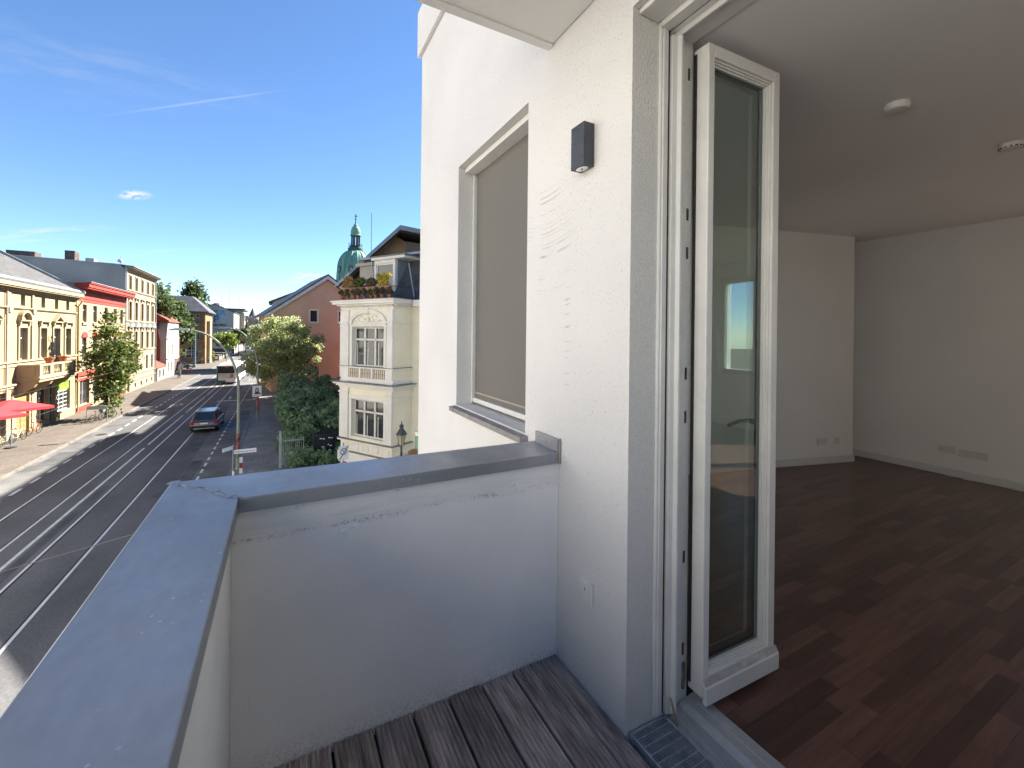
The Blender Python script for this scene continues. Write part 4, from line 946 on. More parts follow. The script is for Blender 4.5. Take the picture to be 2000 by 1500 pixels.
for i in range(4):
    for j in range(3): MB().box(26.69, 26.75, 2+i*5, 3.2+i*5, 2.2+j*4.3, 4.4+j*4.3).build('window', M_GLASSDARK, b6)
MB().box(10, 27, -.12, -.001, 0, 1.9).build('ground_band', M_BRICKDK, b6)
for (x, y, z0, z1) in ((-19.2, 188, 8, 13.5), (-16.1, 192, 8, 15.4), (-13.4, 200, 8, 13.9)):
    pass
b7 = thing('corner_building', 'distant pale corner building with flat roof, bay windows and three thin masts', 'building', (-34, 208, G+.1), 0)
MB().box(0, 18.6, 0, 20, -.1, zb+10.2).box(18.6, 20.4, 1, 6, 4, zb+9.2).build('wall', M_WHITEWASH, b7)
MB().box(-.4, 20.6, -.5, 20.4, zb+10.2, zb+10.8).build('roof', M_SLATE, b7); MB().ball((10.4, 6, zb+10.6), 2.6, 12, 8).build('roof_dome', M_SLATE, b7)
for (x, z) in ((12.6, 16.0), (15.3, 18.2), (18.4, 16.0)): MB().tube([(x, .4, zb+10.5), (x, .4, zb+z)], .09, 6).build('mast', M_GUTTER, b7)
for j in range(3):
    for i in range(3): MB().box(18.55, 18.66, 8+i*3.5, 9.4+i*3.5, 2.2+j*4.4, 4.6+j*4.4).build('window', M_GLASSDARK, b7)
    MB().box(20.35, 20.46, 2, 5, 4.6+j*4.0, 6.8+j*4.0).build('bay_window', M_GLASSDARK, b7)
    MB().box(18.61, 21.0, 7, 10, 4.0+j*4.1, 4.9+j*4.1).build('balcony', M_OCHRE, b7)

# ---- gate towers closing the street
M_STONE = mat('tower_stone', (.30, .26, .22), rough=.95, var=.15, scale=.25)
M_SPIRE = mat('spire_slate', (.075, .085, .08), rough=.7, var=.2, scale=.6)
for (x, lab) in ((-17.0, 'left round gate tower with pointed spire at the far end of the street'), (-6.3, 'right round gate tower with pointed spire, half hidden by the big tree')):
    t = thing('gate_tower', lab, 'tower', (x, 330, G), 0, 'gate towers at the end of the street')
    MB().lathe([(3.2, 0), (3.2, 14.6), (3.9, 15.4), (3.9, 17.4), (3.4, 17.5)], n=20).build('shaft', M_STONE, t)
    MB().lathe([(2.6, 17.4), (1.3, 20.6), (.05, 24.0)], n=16).build('spire', M_SPIRE, t)
    for k in range(14):
        a = 2*math.pi*k/14; MB().box(-.5, .5, -.22, .22, 17.4, 18.3).build('merlon', M_STONE, t, (3.7*math.cos(a), 3.7*math.sin(a), 0), (0, 0, a+math.pi/2))
    for k in (-1, 0, 1): MB().box(-.35, .35, -.1, .1, 12, 13.6).build('window', M_GLASSDARK, t, (3.2*math.sin(k*.7), -3.2*math.cos(k*.7)-.03, 0), (0, 0, k*.7))
tag(MB().box(-13.2, -10.1, 330, 333, G, 12.4).build('gate_wall', M_STONE), 'stone curtain wall joining the two gate towers', 'wall')

# ---- unseen row opposite, added tall and white to bounce sunlight into the balcony
M_OPW = mat('bounce_white_render', (.47, .455, .43), rough=.9, var=.04, scale=.5)
for k, (y0, Lh, Hh, lab) in enumerate(((20.5, 15.4, 16.5, 'added unseen white townhouse across the street, nearest past the left picture edge'),
        (4.0, 16.4, 20.5, 'added unseen tall white townhouse across the street straight opposite the balcony'),
        (-12.5, 16.4, 21.0, 'added unseen white townhouse across the street behind the viewpoint'),
        (-31, 18.4, 19.5, 'added unseen long white townhouse across the street far behind the viewpoint'))):
    t = thing('townhouse', lab, 'house', (XF, y0, G+.1), R(90), 'added light-bouncing townhouses past the picture edge')
    nw = int(Lh/2.9); oo = []
    for fl in range(int((Hh-1.2)/3.6)):
        for i in range(nw): oo.append((1.0+i*(Lh-1.2)/nw, 2.0+i*(Lh-1.2)/nw, .9+fl*3.6, 2.9+fl*3.6))
    shell(t, Lh, Hh, 11, oo, M_OPW)
    for o in oo: window(t, *o, .26, style='T')
    cornice(t, Lh, Hh, [(.15, .15), (.4, .2)], M_OPW); cornice(t, Lh, 3.5, [(.1, .2)], M_OPW, name='string_course')
    MB().prism([(-.5, Hh+.36), (5.5, Hh+3.6), (11.4, Hh+.36)], 'x', .02, Lh-.02).build('roof', M_ROOFGREY, t)

# ================================================================== RIGHT-HAND SIDE: villa, neighbours, church dome
M_VYEL = mat('villa_yellow', (.84, .78, .60), rough=.9, var=.05, scale=.6, fine=.04, fscale=14)
M_VTRIM = mat('villa_stone_trim', (.78, .75, .68), rough=.88, var=.06, scale=1.0, fine=.06, fscale=20)
M_VLEAD = mat('lead_flashing', (.17, .18, .20), rough=.5, var=.15, scale=3)
M_ZINCPALE = mat('pale_zinc', (.26, .31, .35), rough=.45, var=.08, scale=1, metal=.3)
villa = thing('yellow_villa', 'pale yellow villa with projecting two-storey bay, arched window and roof terrace', 'house', (5.3, 23.6, G+.1), math.atan2(-.853, .522))
V = zb
# bay: local x -4.18..0, y 0..1.42
BX0, BX1, BY = -4.18, 0.0, 1.45
vops = [(-3.22, -.62, V-4.42, V-2.28), (-3.22, -.66, V-.40, V+1.86)]
w_ = MB(); holed_wall(w_, BX1-BX0, V+2.9, [(o[0]-BX0, o[1]-BX0, o[2], o[3]) for o in vops], .3); reveals(w_, [(o[0]-BX0, o[1]-BX0, o[2], o[3]) for o in vops], .3)
w_.build('bay_front', M_VYEL, villa, (BX0, 0, 0))
MB().box(BX0, BX0+.3, .301, BY, 0, V+2.9).box(BX1-.3, BX1, .301, BY, 0, V+2.9).build('bay_side', M_VYEL, villa)
MB().box(-5.6, 14, BY+.001, 13, 0, V+2.95).build('main_block', M_VYEL, villa)  # unseen right end extended so the block shades the road
for o in vops:
    f = window(villa, o[0]+.02, o[1]-.02, o[2]+.02, o[3]-.02, .24, style='tri')
    w3 = (o[1]-o[0])/3
    for i in range(3):
        MB().box(o[0]+w3*i+.16, o[0]+w3*i+.21, .20, .235, o[2]+.08, o[3]-.9).build('casement_stile', M_WINWHITE, f, (-o[0]-.02, -.17, -o[2]-.02))
        MB().box(o[0]+w3*i+.12, o[0]+w3*i+.30, .30, .34, o[2]+.1, o[3]-.1).build('curtain', mat('net_curtain', (.45, .44, .40), .9, var=.2, scale=8, stretch=(6, 6, 1)), f, (-o[0]-.02+.06, -.10, -o[2]-.02))
# pilasters
for (a, b) in ((-4.18, -3.52), (-.36, 0.0)):
    for (z0, z1) in ((V-4.55, V-1.95), (V-1.05, V-.50), (V-.45, V+2.05)):
        MB().box(a-.03, b+.03, -.10, .02, z0, z1).build('pilaster', M_VTRIM, villa, bevel=.01)
    for z in (V-1.95, V+2.05): MB().box(a-.07, b+.07, -.15, .02, z, z+.10).box(a-.05, b+.05, -.12, .02, z-.18, z-.10).box(a-.03, b+.03, -.09, .02, z+.101, z+.75).build('capital', M_VTRIM, villa, bevel=.01)
def band(z0, z1, p, m=M_VTRIM, name='moulding', side=True):
    MB().box(BX0-p, BX1+p, -p, .05, z0, z1).box(BX1, BX1+p, .05, BY, z0, z1).box(BX0-p, BX0, .05, BY, z0, z1).build(name, m, villa, bevel=.008)
band(V-5.9, V-5.35, .12); band(V-5.35, V-5.30, .16, M_VLEAD); 
band(V-4.74, V-4.64, .14); band(V-4.64, V-4.60, .18, M_VLEAD, 'lead_sill')
for i in range(5):
    MB().box(-4.0+.80*i, -3.42+.80*i, -.045, .02, V-5.2, V-4.86).build('apron_panel', M_VTRIM, villa, bevel=.02)
band(V-2.22, V-2.05, .05); band(V-1.66, V-1.55, .10); band(V-1.55, V-1.44, .22); band(V-1.44, V-1.34, .34); band(V-1.34, V-1.29, .42, M_VLEAD, 'lead_sill')
band(V-1.289, V-1.05, .03); band(V-.50, V-.42, .09); band(V-.42, V-.39, .13, M_VLEAD, 'lead_sill')
for (a, b) in ((-3.4, -2.62), (-2.42, -1.64), (-1.44, -.52)):
    k = MB()
    for q in np.arange(a+.06, b-.02, .155): k.box(q-.018, q+.018, -.05, -.02, V-1.04, V-.51)
    k.box(a, b, -.045, -.025, V-.80, V-.76).build('balustrade_grille', M_GUTTER, villa)
    MB().box(b+.03, b+.17, -.09, .02, V-1.05, V-.50).build('balustrade_pier', M_VTRIM, villa)
band(V+2.06, V+2.14, .05, name='impost', side=True)
# window frames in stone and the arch
for o in vops:
    MB().box(o[0]-.18, o[0]-.002, -.06, .02, o[2]-.02, o[3]+.15).box(o[1]+.002, o[1]+.18, -.06, .02, o[2]-.02, o[3]+.15).box(o[0]-.002, o[1]+.002, -.055, .02, o[3]+.002, o[3]+.148).build('window_surround', M_VTRIM, villa, bevel=.01)
xc = -1.94; arch = MB()
for i in range(16):
    a, b = math.pi*i/16, math.pi*(i+1)/16
    def pt2(t, rx, rz): return (xc-rx*math.cos(t), V+2.02+rz*math.sin(t))
    arch.prism([pt2(a, 1.5, .82), pt2(b, 1.5, .82), pt2(b, 1.27, .60), pt2(a, 1.27, .60)], 'y', -.12, .02)
arch.box(xc-.13, xc+.13, -.17, .02, V+2.60, V+2.89).build('arch_moulding', M_VTRIM, villa)
orn = MB(); rr = random.Random(5)
for i in range(46):
    t = rr.uniform(.12, math.pi-.12); k = rr.uniform(.15, .92); orn.ball((xc-1.2*k*math.cos(t)*1.0, -.02, V+2.06+.54*k*math.sin(t)), rr.uniform(.035, .07), 6, 4, (1, .5, 1))
orn.ball((xc, -.05, V+2.25), .13, 8, 6, (1, .6, 1.2)).build('tympanum_relief', M_VTRIM, villa)
# top entablature with dentils
band(V+2.86, V+2.96, .06); band(V+3.06, V+3.14, .22); band(V+3.14, V+3.28, .40); band(V+3.28, V+3.36, .48); band(V+3.36, V+3.40, .50, M_VLEAD, 'lead_edge')
dm = MB().box(0, .07, -.15, .0, 0, .10).mesh('dentil', M_VTRIM)
for k in range(30): place('dentil', dm, villa, (BX0+.02+k*.14, 0, V+2.96))
dms = MB().box(0, .15, 0, .07, 0, .10).mesh('dentil', M_VTRIM)
for k in range(9): place('dentil', dms, villa, (BX1, .12+k*.14, V+2.96))
MB().box(BX0, BX1, .051, BY, V+2.9, V+3.36).build('terrace_slab', M_VTRIM, villa)
MB().box(BX1+.5, 14, BY-.5, BY, V+3.0, V+3.36).box(BX1+.001, 14, BY-.12, BY, V+2.86, V+3.0).box(BX1+.001, 14, BY-.08, BY, V-.50, V-.38).box(BX1+.02, 14, BY-.06, BY, V+2.06, V+2.14).build('main_cornice', M_VTRIM, villa)
# mansard, dormers
mans = MB().prism([(BY+.15, V+3.37), (BY+1.9, V+6.3), (11.3, V+6.3), (13.0, V+3.37)], 'x', -5.6, 14).build('roof', M_SLATE, villa)
MB().box(-5.9, 14, BY+1.2, 12, V+6.3, V+6.45).build('roof_cap', M_ZINCPALE, mans)
# shingle courses on the slate slope beside the dormer
sh = MB().box(0, .20, 0, .16, 0, .012).mesh('slate_shingle', M_SLATE)
sl = math.atan2(2.93, 1.75)
for j in range(17):
    for i in range(11):
        t = j*.2; place('slate_shingle', sh, mans, (-1.75+i*.205+(j % 2)*.1, BY+.13+t*math.cos(sl), V+3.40+t*math.sin(sl)), (sl-.06, 0, 0))
def dormer(x0, x1, z0, z1, y0, win):
    d = MB().box(x0, x0+.16, y0, y0+.2, z0, z1).box(x1-.16, x1, y0, y0+.2, z0, z1).box(x0+.16, x1-.16, y0, y0+.2, z1-.22, z1).box(x0-.12, x1+.9, y0-.16, y0+2.3, z1+.0, z1+.16).build('dormer', M_WINWHITE, villa, bevel=.01)
    MB().box(x1-.002, x1+.02, y0+.2, y0+2.2, z0, z1).box(x0-.02, x0+.002, y0+.2, y0+2.2, z0, z1).build('dormer_cheek', M_ZINCPALE, d)
    MB().box(x0-.2, x1+1.0, y0-.22, y0+2.4, z1+.161, z1+.23).build('dormer_roof', M_VLEAD, d)
    window(villa, x0+.17, x1-.17, z0+.05, z1-.23, y0+.12, style='T')
dormer(-3.75, -1.95, V+3.38, V+6.0, BY+.55, True)
MB().box(-5.3, -3.95, BY+.75, BY+1.0, V+3.38, V+5.75).box(-5.5, -3.8, BY+.55, BY+1.1, V+5.75, V+5.95).build('attic_gable', M_WHITEWASH, villa)
MB().tube([(-3.86, BY+.45, V+5.95), (-3.86, BY+.45, V+5.6), (-3.82, BY+.55, V+5.3), (-3.82, BY+.55, V+3.4)], .045, 8).build('downpipe', M_ZINCPALE, villa)
MB().tube([(-.6, BY+.3, V+5.6), (-.1, BY+.25, V+3.6)], .035, 8).build('downpipe', M_ZINCPALE, villa)
# terrace railing
rl = MB().tube([(BX0+.15, .12, V+4.08), (BX1-.1, .12, V+4.08), (BX1-.1, BY, V+4.08)], .02, 6).tube([(BX0+.15, .12, V+4.08), (BX0+.15, BY, V+4.08)], .02, 6).tube([(BX0+.15, .12, V+3.48), (BX1-.1, .12, V+3.48), (BX1-.1, BY, V+3.48)], .015, 6)
for q in np.arange(BX0+.15, BX1-.05, .14): rl.tube([(q, .12, V+3.36), (q, .12, V+4.08)], .009, 5)
for q in np.arange(.2, BY, .14): rl.tube([(BX1-.1, q, V+3.36), (BX1-.1, q, V+4.08)], .009, 5)
rl.build('terrace_railing', M_DARK, villa)

# neighbour with deep eaves behind the villa
nb = thing('gabled_neighbour', 'tan brick house with deep dark overhanging gable eaves behind the villa', 'house', (4.4, 41.6, G+.1), 0)
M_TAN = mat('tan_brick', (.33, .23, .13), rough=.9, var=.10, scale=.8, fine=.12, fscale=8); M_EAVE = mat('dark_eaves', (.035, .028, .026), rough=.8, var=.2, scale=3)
M_GREYW = mat('grey_render_wall', (.20, .175, .15), rough=.95, var=.08, scale=.6)
ap = (5.2, V+10.95)
MB().prism([(1.9, 0), (1.9, V+7.35), ap, (6.2, V+10.4), (6.2, 0)], 'y', 0.6, 9).build('gable_wall', M_TAN, nb)
MB().prism([(6.2, 0), (6.2, V+10.5), (20, V+9.6), (20, 0)], 'y', 0.62, 20).build('side_block', M_GREYW, nb)  # hidden rear part drawn out longer to shade the road
MB().box(8.6, 20.5, -13, .3, 0, V+14.0).build('shade_wing', M_GREYW, nb); MB().box(8.4, 20.7, -13.2, .3, V+14.0, V+14.3).build('shade_wing_roof', M_SHEET, nb)  # unseen wing, added at this height to cast shade on the road
MB().prism([(.75, V+6.55), (.75, V+6.8), (5.2, V+11.55), (21, V+10.3), (21, V+10.0), (5.2, V+11.1)], 'y', -1.3, 10).build('roof', M_SHEET, nb)
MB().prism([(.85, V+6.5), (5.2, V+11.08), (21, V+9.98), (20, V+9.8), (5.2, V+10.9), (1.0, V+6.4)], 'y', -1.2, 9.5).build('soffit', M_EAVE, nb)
stp = MB()
for i in range(9):
    x = 1.95+i*.36; z = V+6.3+(x-.9)*1.081; stp.box(x, x+.34, .45, .599, z-.75, z-.25)
stp.build('stepped_brick_edge', M_TAN, nb)
MB().tube([(3.2, 2, V+9), (3.2, 2, V+13.2)], .028, 6).build('mast', M_DARK, nb)

# low red roofed houses between villa and church
rdh = thing('red_house', 'dark red house with pink tiled dormer roof squeezed behind the villa terrace', 'house', (7.0, 55.5, G+.1), 0)
MB().box(.4, 5.2, 0, 8, 0, V+6.4).build('wall', mat('dark_red_render', (.30, .06, .045), .9, var=.1, scale=.8), rdh)
MB().prism([(1.2, V+6.4), (4.6, V+6.4), (4.4, V+7.4), (1.5, V+7.4)], 'y', -.2, 4).build('roof', mat('pink_tile', (.42, .17, .13), .85, var=.2, scale=2), rdh)
MB().prism([(-.2, V+5.2), (1.9, V+7.2), (1.9, V+6.9), (.1, V+5.0)], 'y', -.3, 5).build('lean_to_roof', M_SHEET, rdh)

# salmon gable house behind the big tree
sm = thing('salmon_house', 'salmon pink gabled house with white verge boards behind the broad street tree', 'house', (-1.2, 66.7, G+.1), R(8))
M_SALMON = mat('salmon_render', (.58, .385, .265), rough=.92, var=.06, scale=.4, fine=.04, fscale=8)
so = [(4.75, 5.75, V+2.95, V+4.65), (8.6, 9.6, V+2.95, V+4.65)]
hz = V+3.9; axx, azz = 7.0, V+9.1
w_ = MB(); holed_wall(w_, 14.2, hz, [(o[0], o[1], o[2], hz) if False else o for o in so if o[3] < hz], .25)
w_.build('wall_lower', M_SALMON, sm) if False else None
def gable_with_holes(pts_top, L, ops, t):
    m = MB(); xs = sorted({0, L, 7.0, *[o[0] for o in ops], *[o[1] for o in ops]})
    def top(x): return hz + (x/7.0)*(azz-hz) if x <= 7 else azz - (x-7)/(L-7)*(azz-hz)
    for i in range(len(xs)-1):
        a, b = xs[i], xs[i+1]; o = [q for q in ops if q[0] <= a and b <= q[1]]
        if o: m.quad((a, 0, 0), (b, 0, 0), (b, 0, o[0][2]), (a, 0, o[0][2])); m.quad((a, 0, o[0][3]), (b, 0, o[0][3]), (b, 0, top(b)), (a, 0, top(a)))
        else: m.quad((a, 0, 0), (b, 0, 0), (b, 0, top(b)), (a, 0, top(a)))
    reveals(m, ops, t); m.box(0, .2, .01, 12, 0, hz).box(L-.2, L, .01, 12, 0, hz); m.prism([(0.2, 0), (.2, hz), (7, azz), (L-.2, hz), (L-.2, 0)], 'y', t+.6, t+.8)
    return m
gable_with_holes(None, 14.2, so, .2).build('gable_wall', M_SALMON, sm)
for o in so:
    window(sm, *o, .18, style='plain'); MB().box(o[0]-.14, o[0]-.002, -.05, .02, o[2]-.14, o[3]+.14).box(o[1]+.002, o[1]+.14, -.05, .02, o[2]-.14, o[3]+.14).box(o[0]-.002, o[1]+.002, -.05, .02, o[3]+.002, o[3]+.138).box(o[0]-.002, o[1]+.002, -.05, .02, o[2]-.138, o[2]-.002).build('window_surround', M_WINWHITE, sm)
MB().box(.02, 14.18, -.03, -.001, V+2.55, V+2.66).build('string_course', M_SALMON, sm)
M_VERGE = mat('white_verge_board', (.58, .56, .55), .7, var=.05)
MB().prism([(-.9, hz-.55), (-.9, hz-.2), (7, azz+.55), (15.1, hz-.2), (15.1, hz-.55), (7, azz+.05)], 'y', -.55, -.40).build('verge_board', M_VERGE, sm)
MB().prism([(-1.0, hz-.25), (-1.0, hz-.05), (7, azz+.78), (15.2, hz-.05), (15.2, hz-.25), (7, azz+.56)], 'y', -.6, 12).build('roof', M_SLATE, sm)
# white house end beyond it
wh = thing('white_gable_house', 'white house end with sloping green-grey roof edge behind the salmon house', 'house', (-2.0, 108, G+.1), 0)
MB().prism([(0.2, 0), (.2, V+8.0), (9, V+12.2), (16, V+12.0), (16, 0)], 'y', 0, 10).build('wall', M_WHITEWASH, wh)
MB().prism([(-.6, V+7.7), (-.6, V+8.1), (9, V+12.7), (16, V+12.5), (16, V+12.0), (9, V+12.2)], 'y', -.5, 10.2).build('roof', M_SPIRE, wh)
MB().tube([(.1, -.1, 1), (.1, -.1, V+7.3), (-.5, -.3, V+7.7)], .09, 6).build('downpipe', M_SHEET, wh)

# copper dome of the church
M_COPPER = mat('copper_patina', (.14, .30, .225), rough=.7, var=.25, scale=.25, fine=.12, fscale=2, stretch=(1, 1, .35))
M_COPDK = mat('dark_copper', (.045, .085, .075), rough=.7, var=.3, scale=.4)
M_SAND2 = mat('church_stone', (.27, .23, .19), rough=.9, var=.12, scale=.3)
ch = thing('church_dome', 'green copper church dome with columned lantern and cross above the roofs', 'church', (26.8, 190, G+.1), 0)
prof = [(7.2, V+22.5), (7.1, V+25.5), (6.9, V+27.5)] + [(6.9*math.cos(R(a))**.85, V+27.5+8.4*math.sin(R(a))) for a in range(8, 72, 6)] + [(2.4, V+35.9)]
MB().lathe([(7.6, V-2), (7.6, V+21.2), (8.0, V+21.3), (8.0, V+22.4), (7.2, V+22.5)], n=24).build('drum', M_SAND2, ch)
MB().lathe(prof, n=32).build('dome', M_COPPER, ch, smooth=False)
ribs = MB()
for k in range(16):
    a = 2*math.pi*k/16; ribs.tube([(r*1.012*math.cos(a), r*1.012*math.sin(a), z) for (r, z) in prof], .16, 5)
ribs.build('dome_ribs', M_COPPER, ch)
MB().lathe([(2.6, V+35.2), (3.0, V+35.8), (3.0, V+36.5), (2.5, V+36.6), (2.3, V+37.4), (2.4, V+37.5)], n=20).build('lantern_base', M_COPDK, ch)
rg = MB().torus((0, 0, V+38.4), 2.7, .08, 'z', 24, 5)
for k in range(20): a = 2*math.pi*k/20; rg.tube([(2.7*math.cos(a), 2.7*math.sin(a), V+36.5), (2.7*math.cos(a), 2.7*math.sin(a), V+38.4)], .05, 4)
rg.build('lantern_railing', M_COPDK, ch)
cm = MB().lathe([(.34, 0), (.28, .2), (.26, 4.0), (.38, 4.3)], n=8).mesh('lantern_column', M_COPDK)
for k in range(8): a = 2*math.pi*(k+.5)/8; place('lantern_column', cm, ch, (1.6*math.cos(a), 1.6*math.sin(a), V+37.4))
MB().lathe([(2.1, V+41.7), (2.2, V+42.0), (1.95, V+42.3), (1.95, V+43.6), (1.7, V+44.7), (1.1, V+45.7), (.9, V+45.9), (.9, V+46.3), (.35, V+46.9), (.22, V+48.5)], n=20).build('lantern_cap', M_COPPER, ch)
MB().ball((0, 0, V+48.8), .38, 10, 8).box(-.14, .14, -.12, .12, V+49.0, V+50.9).box(-.55, .55, -.12, .12, V+49.9, V+50.2).build('cross', M_COPDK, ch)
for k in range(8):
    a = 2*math.pi*k/8+R(-112)
    d = MB().prism([(-.85, 0), (-.85, 2.0)] + [(-.85*math.cos(math.pi*i/8), 2.0+.8*math.sin(math.pi*i/8)) for i in range(1, 8)] + [(.85, 2.0), (.85, 0)], 'y', -.35, 1.2).build('dome_window', M_COPDK, ch, (6.8*math.cos(a), 6.8*math.sin(a), V+25.6), (0, 0, a+math.pi/2))
    MB().ball((0, -.36, 1.5), .45, 8, 6, (1, .2, 1.4)).build('oval_light', M_SHEET, d)
MB().box(-14, 12, 4, 30, 0, V+17).prism([(-14, V+17), (12, V+17), (-1, V+25)], 'y', 4, 30).build('nave', M_SAND2, ch)

# ================================================================== VEGETATION
def leaf_mat(name, c1, c2, trans=.35):
    m = bpy.data.materials.new(name); n, l = nt(m); b = n['Principled BSDF']; b.inputs['Roughness'].default_value = .55; b.inputs['Specular IOR Level'].default_value = .3
    at = n.new('ShaderNodeAttribute'); at.attribute_name = 'v'
    mx = n.new('ShaderNodeMix'); mx.data_type = 'RGBA'; l.new(at.outputs['Fac'], mx.inputs['Factor']); mx.inputs['A'].default_value = (*c1, 1); mx.inputs['B'].default_value = (*c2, 1)
    l.new(mx.outputs['Result'], b.inputs['Base Color'])
    tr = n.new('ShaderNodeBsdfTranslucent'); l.new(mx.outputs['Result'], tr.inputs['Color'])
    ms = n.new('ShaderNodeMixShader'); ms.inputs[0].default_value = trans; o = [q for q in n if q.type == 'OUTPUT_MATERIAL'][0]
    l.new(b.outputs[0], ms.inputs[1]); l.new(tr.outputs[0], ms.inputs[2]); l.new(ms.outputs[0], o.inputs[0])
    return m
M_LEAF_A = leaf_mat('leaf_linden', (.06, .095, .024), (.20, .235, .06), .45); M_LEAF_W = leaf_mat('leaf_willow', (.22, .26, .12), (.52, .56, .28), .58)
M_LEAF_D = leaf_mat('leaf_dark', (.04, .07, .028), (.12, .155, .055), .5); M_LEAF_H = leaf_mat('leaf_hedge', (.11, .19, .115), (.29, .42, .23), .5); M_LEAF_Y = leaf_mat('leaf_light', (.09, .14, .03), (.26, .30, .06))
M_BARK = mat('bark', (.085, .065, .05), rough=.95, var=.25, scale=3, bump=.5, bscale=10, stretch=(1, 1, .3))
def leaves(centers, spread, per, size, k=0, droop=0.0, flat=0.0):
    """many small leaf-clump faces scattered about the cluster centres; returns a mesh with a random tone per face"""
    r = np.random.default_rng(k); C = np.repeat(np.asarray(centers, float), per, axis=0); n = len(C)
    d = r.normal(size=(n, 3)); d /= np.linalg.norm(d, axis=1)[:, None]
    rad = np.asarray(spread, float); rad = np.repeat(rad, per) if rad.ndim else rad
    P = C + d*(r.random(n)**.45*rad)[:, None]*np.array([1, 1, .8])
    a = r.normal(size=(n, 3)); a[:, 2] -= droop; a /= np.linalg.norm(a, axis=1)[:, None]
    nn = d*.6 + r.normal(size=(n, 3))*.7 + np.array([0, 0, flat]); b = np.cross(nn, a); b /= (np.linalg.norm(b, axis=1)[:, None]+1e-9)
    s = size*(.6+.8*r.random(n)); L = a*s[:, None]; B = b*(s*.55)[:, None]
    vs = np.empty((n*4, 3)); vs[0::4] = P-L; vs[1::4] = P+B; vs[2::4] = P+L; vs[3::4] = P-B
    me = bpy.data.meshes.new('foliage'); me.vertices.add(n*4); me.vertices.foreach_set('co', vs.ravel())
    me.loops.add(n*4); me.loops.foreach_set('vertex_index', np.arange(n*4)); me.polygons.add(n)
    me.polygons.foreach_set('loop_start', np.arange(n)*4); me.polygons.foreach_set('loop_total', np.full(n, 4))
    at = me.attributes.new('v', 'FLOAT', 'FACE'); at.data.foreach_set('value', r.random(n).astype(np.float32))
    me.update(); me.validate(); return me
def tree(name, label, loc, h, crown_c, crown_r, trunk_r, lm, n_cl, per, size, k, cl_r=.22, group=None, droop=0, shape=None, inner=.35):
    """tapered trunk, limbs reaching into the crown, leaf clusters near the limb tips; crown_c relative to the base"""
    t = thing(name, label, 'tree', loc, 0, group); r = random.Random(k); cc = Vector(crown_c); cr = Vector(crown_r)
    tips = []
    for i in range(n_cl):
        while True:
            q = Vector((r.uniform(-1, 1), r.uniform(-1, 1), r.uniform(-1, 1)))
            if inner < q.length < 1 and (shape is None or shape(q)): break
        q *= .82+.22*r.random()
        tips.append(cc+Vector((q.x*cr.x, q.y*cr.y, q.z*cr.z)))
    m = MB(); top = Vector((cc.x*.8, cc.y*.8, cc.z+cr.z*.55))
    path = [Vector((0, 0, -.1)), Vector((r.uniform(-.1, .1), 0, h*.18)), Vector((cc.x*.35, cc.y*.35, h*.4)), top]
    m.tube(path, [trunk_r*1.25, trunk_r, trunk_r*.75, trunk_r*.15], 8)
    for p in r.sample(tips, min(len(tips), 26)):
        s = path[1].lerp(path[3], min(.9, max(.05, (p.z-path[1].z)/(path[3].z-path[1].z+1e-6)*.65))); mid = s.lerp(p, .5)+Vector((0, 0, .08*h*r.random()))
        m.tube([s, mid, p], [trunk_r*.32, trunk_r*.18, trunk_r*.05], 5)
    m.build('trunk', M_BARK, t, smooth=True)
    me = leaves(tips, [max(cr)*cl_r*r.uniform(.7, 1.3) for _ in tips], per, size, k, droop); me.name = 'crown'; me.materials.append(lm)
    place('crown', me, t)
    return t
tree('street_tree', 'slender sunlit green street tree on the left pavement before the red-corniced house', (-14.2, 52.9, G+.1), 10, (.2, .2, 5.25), (2.1, 2.1, 4.7), .13, M_LEAF_A, 110, 52, .16, 11, .17, inner=.1, shape=lambda q: math.hypot(q.x, q.y) < (.95-.75*q.z if q.z > 0 else .95+.75*q.z))
tree('broad_tree', 'broad feathery willow-like tree overhanging the right pavement beside the bus', (.45, 60.2, G+.1), 10.4, (-.15, .2, 5.55), (4.8, 4.8, 4.6), .24, M_LEAF_W, 170, 130, .145, 12, .165, droop=.7, shape=lambda q: not (q.z < -.55 and abs(q.x) < .25))
for (p, h, cc, cr, k, lab) in (((-22.8, 100, G+.1), 19, (0, 0, 11.2), (4.6, 4.6, 7.4), 21, 'big dark leafy tree rising behind the white house, against the tenement'),
                               ((-21.0, 112, G+.1), 16, (0, 0, 8.8), (4.2, 4.0, 6.6), 22, 'dark leafy tree between the white house and the ochre house')):
    tree('background_tree', lab, p, h, cc, cr, .4, M_LEAF_D, 120, 70, .42, k, .24, 'trees behind the left houses')
tree('poplar_tree', 'tall narrow poplar standing behind the ochre house roof', (-26.2, 178, G+.1), 25, (0, 0, 15), (3.6, 3.6, 10.5), .35, M_LEAF_D, 120, 60, .5, 23, .22, 'trees behind the left houses', shape=lambda q: q.x*q.x+q.y*q.y < (1-.5*max(q.z, 0))**2)
tree('poplar_tree', 'small narrow poplar close left of the tall one', (-29.2, 176, G+.1), 17, (0, 0, 11), (1.6, 1.6, 6.5), .2, M_LEAF_D, 40, 50, .45, 24, .3, 'trees behind the left houses')
for (p, h, r_, k, lm, lab) in (((-14.6, 152, G+.1), 7.5, 3.6, 31, M_LEAF_Y, 'bright green rounded pavement tree in front of the mural wall'), ((-13.2, 178, G+.1), 9, 3.6, 32, M_LEAF_A, 'green pavement tree at the far bend of the street beside the bus'),
                              ((-12.2, 196, G+.1), 9, 4, 33, M_LEAF_A, 'farthest green pavement tree on the left, near the gate tower')):
    tree('pavement_tree', lab, p, h, (0, 0, h*.72), (r_, r_, h*.3), .14, lm, 46, 50, .36, k, .30, 'far pavement trees')
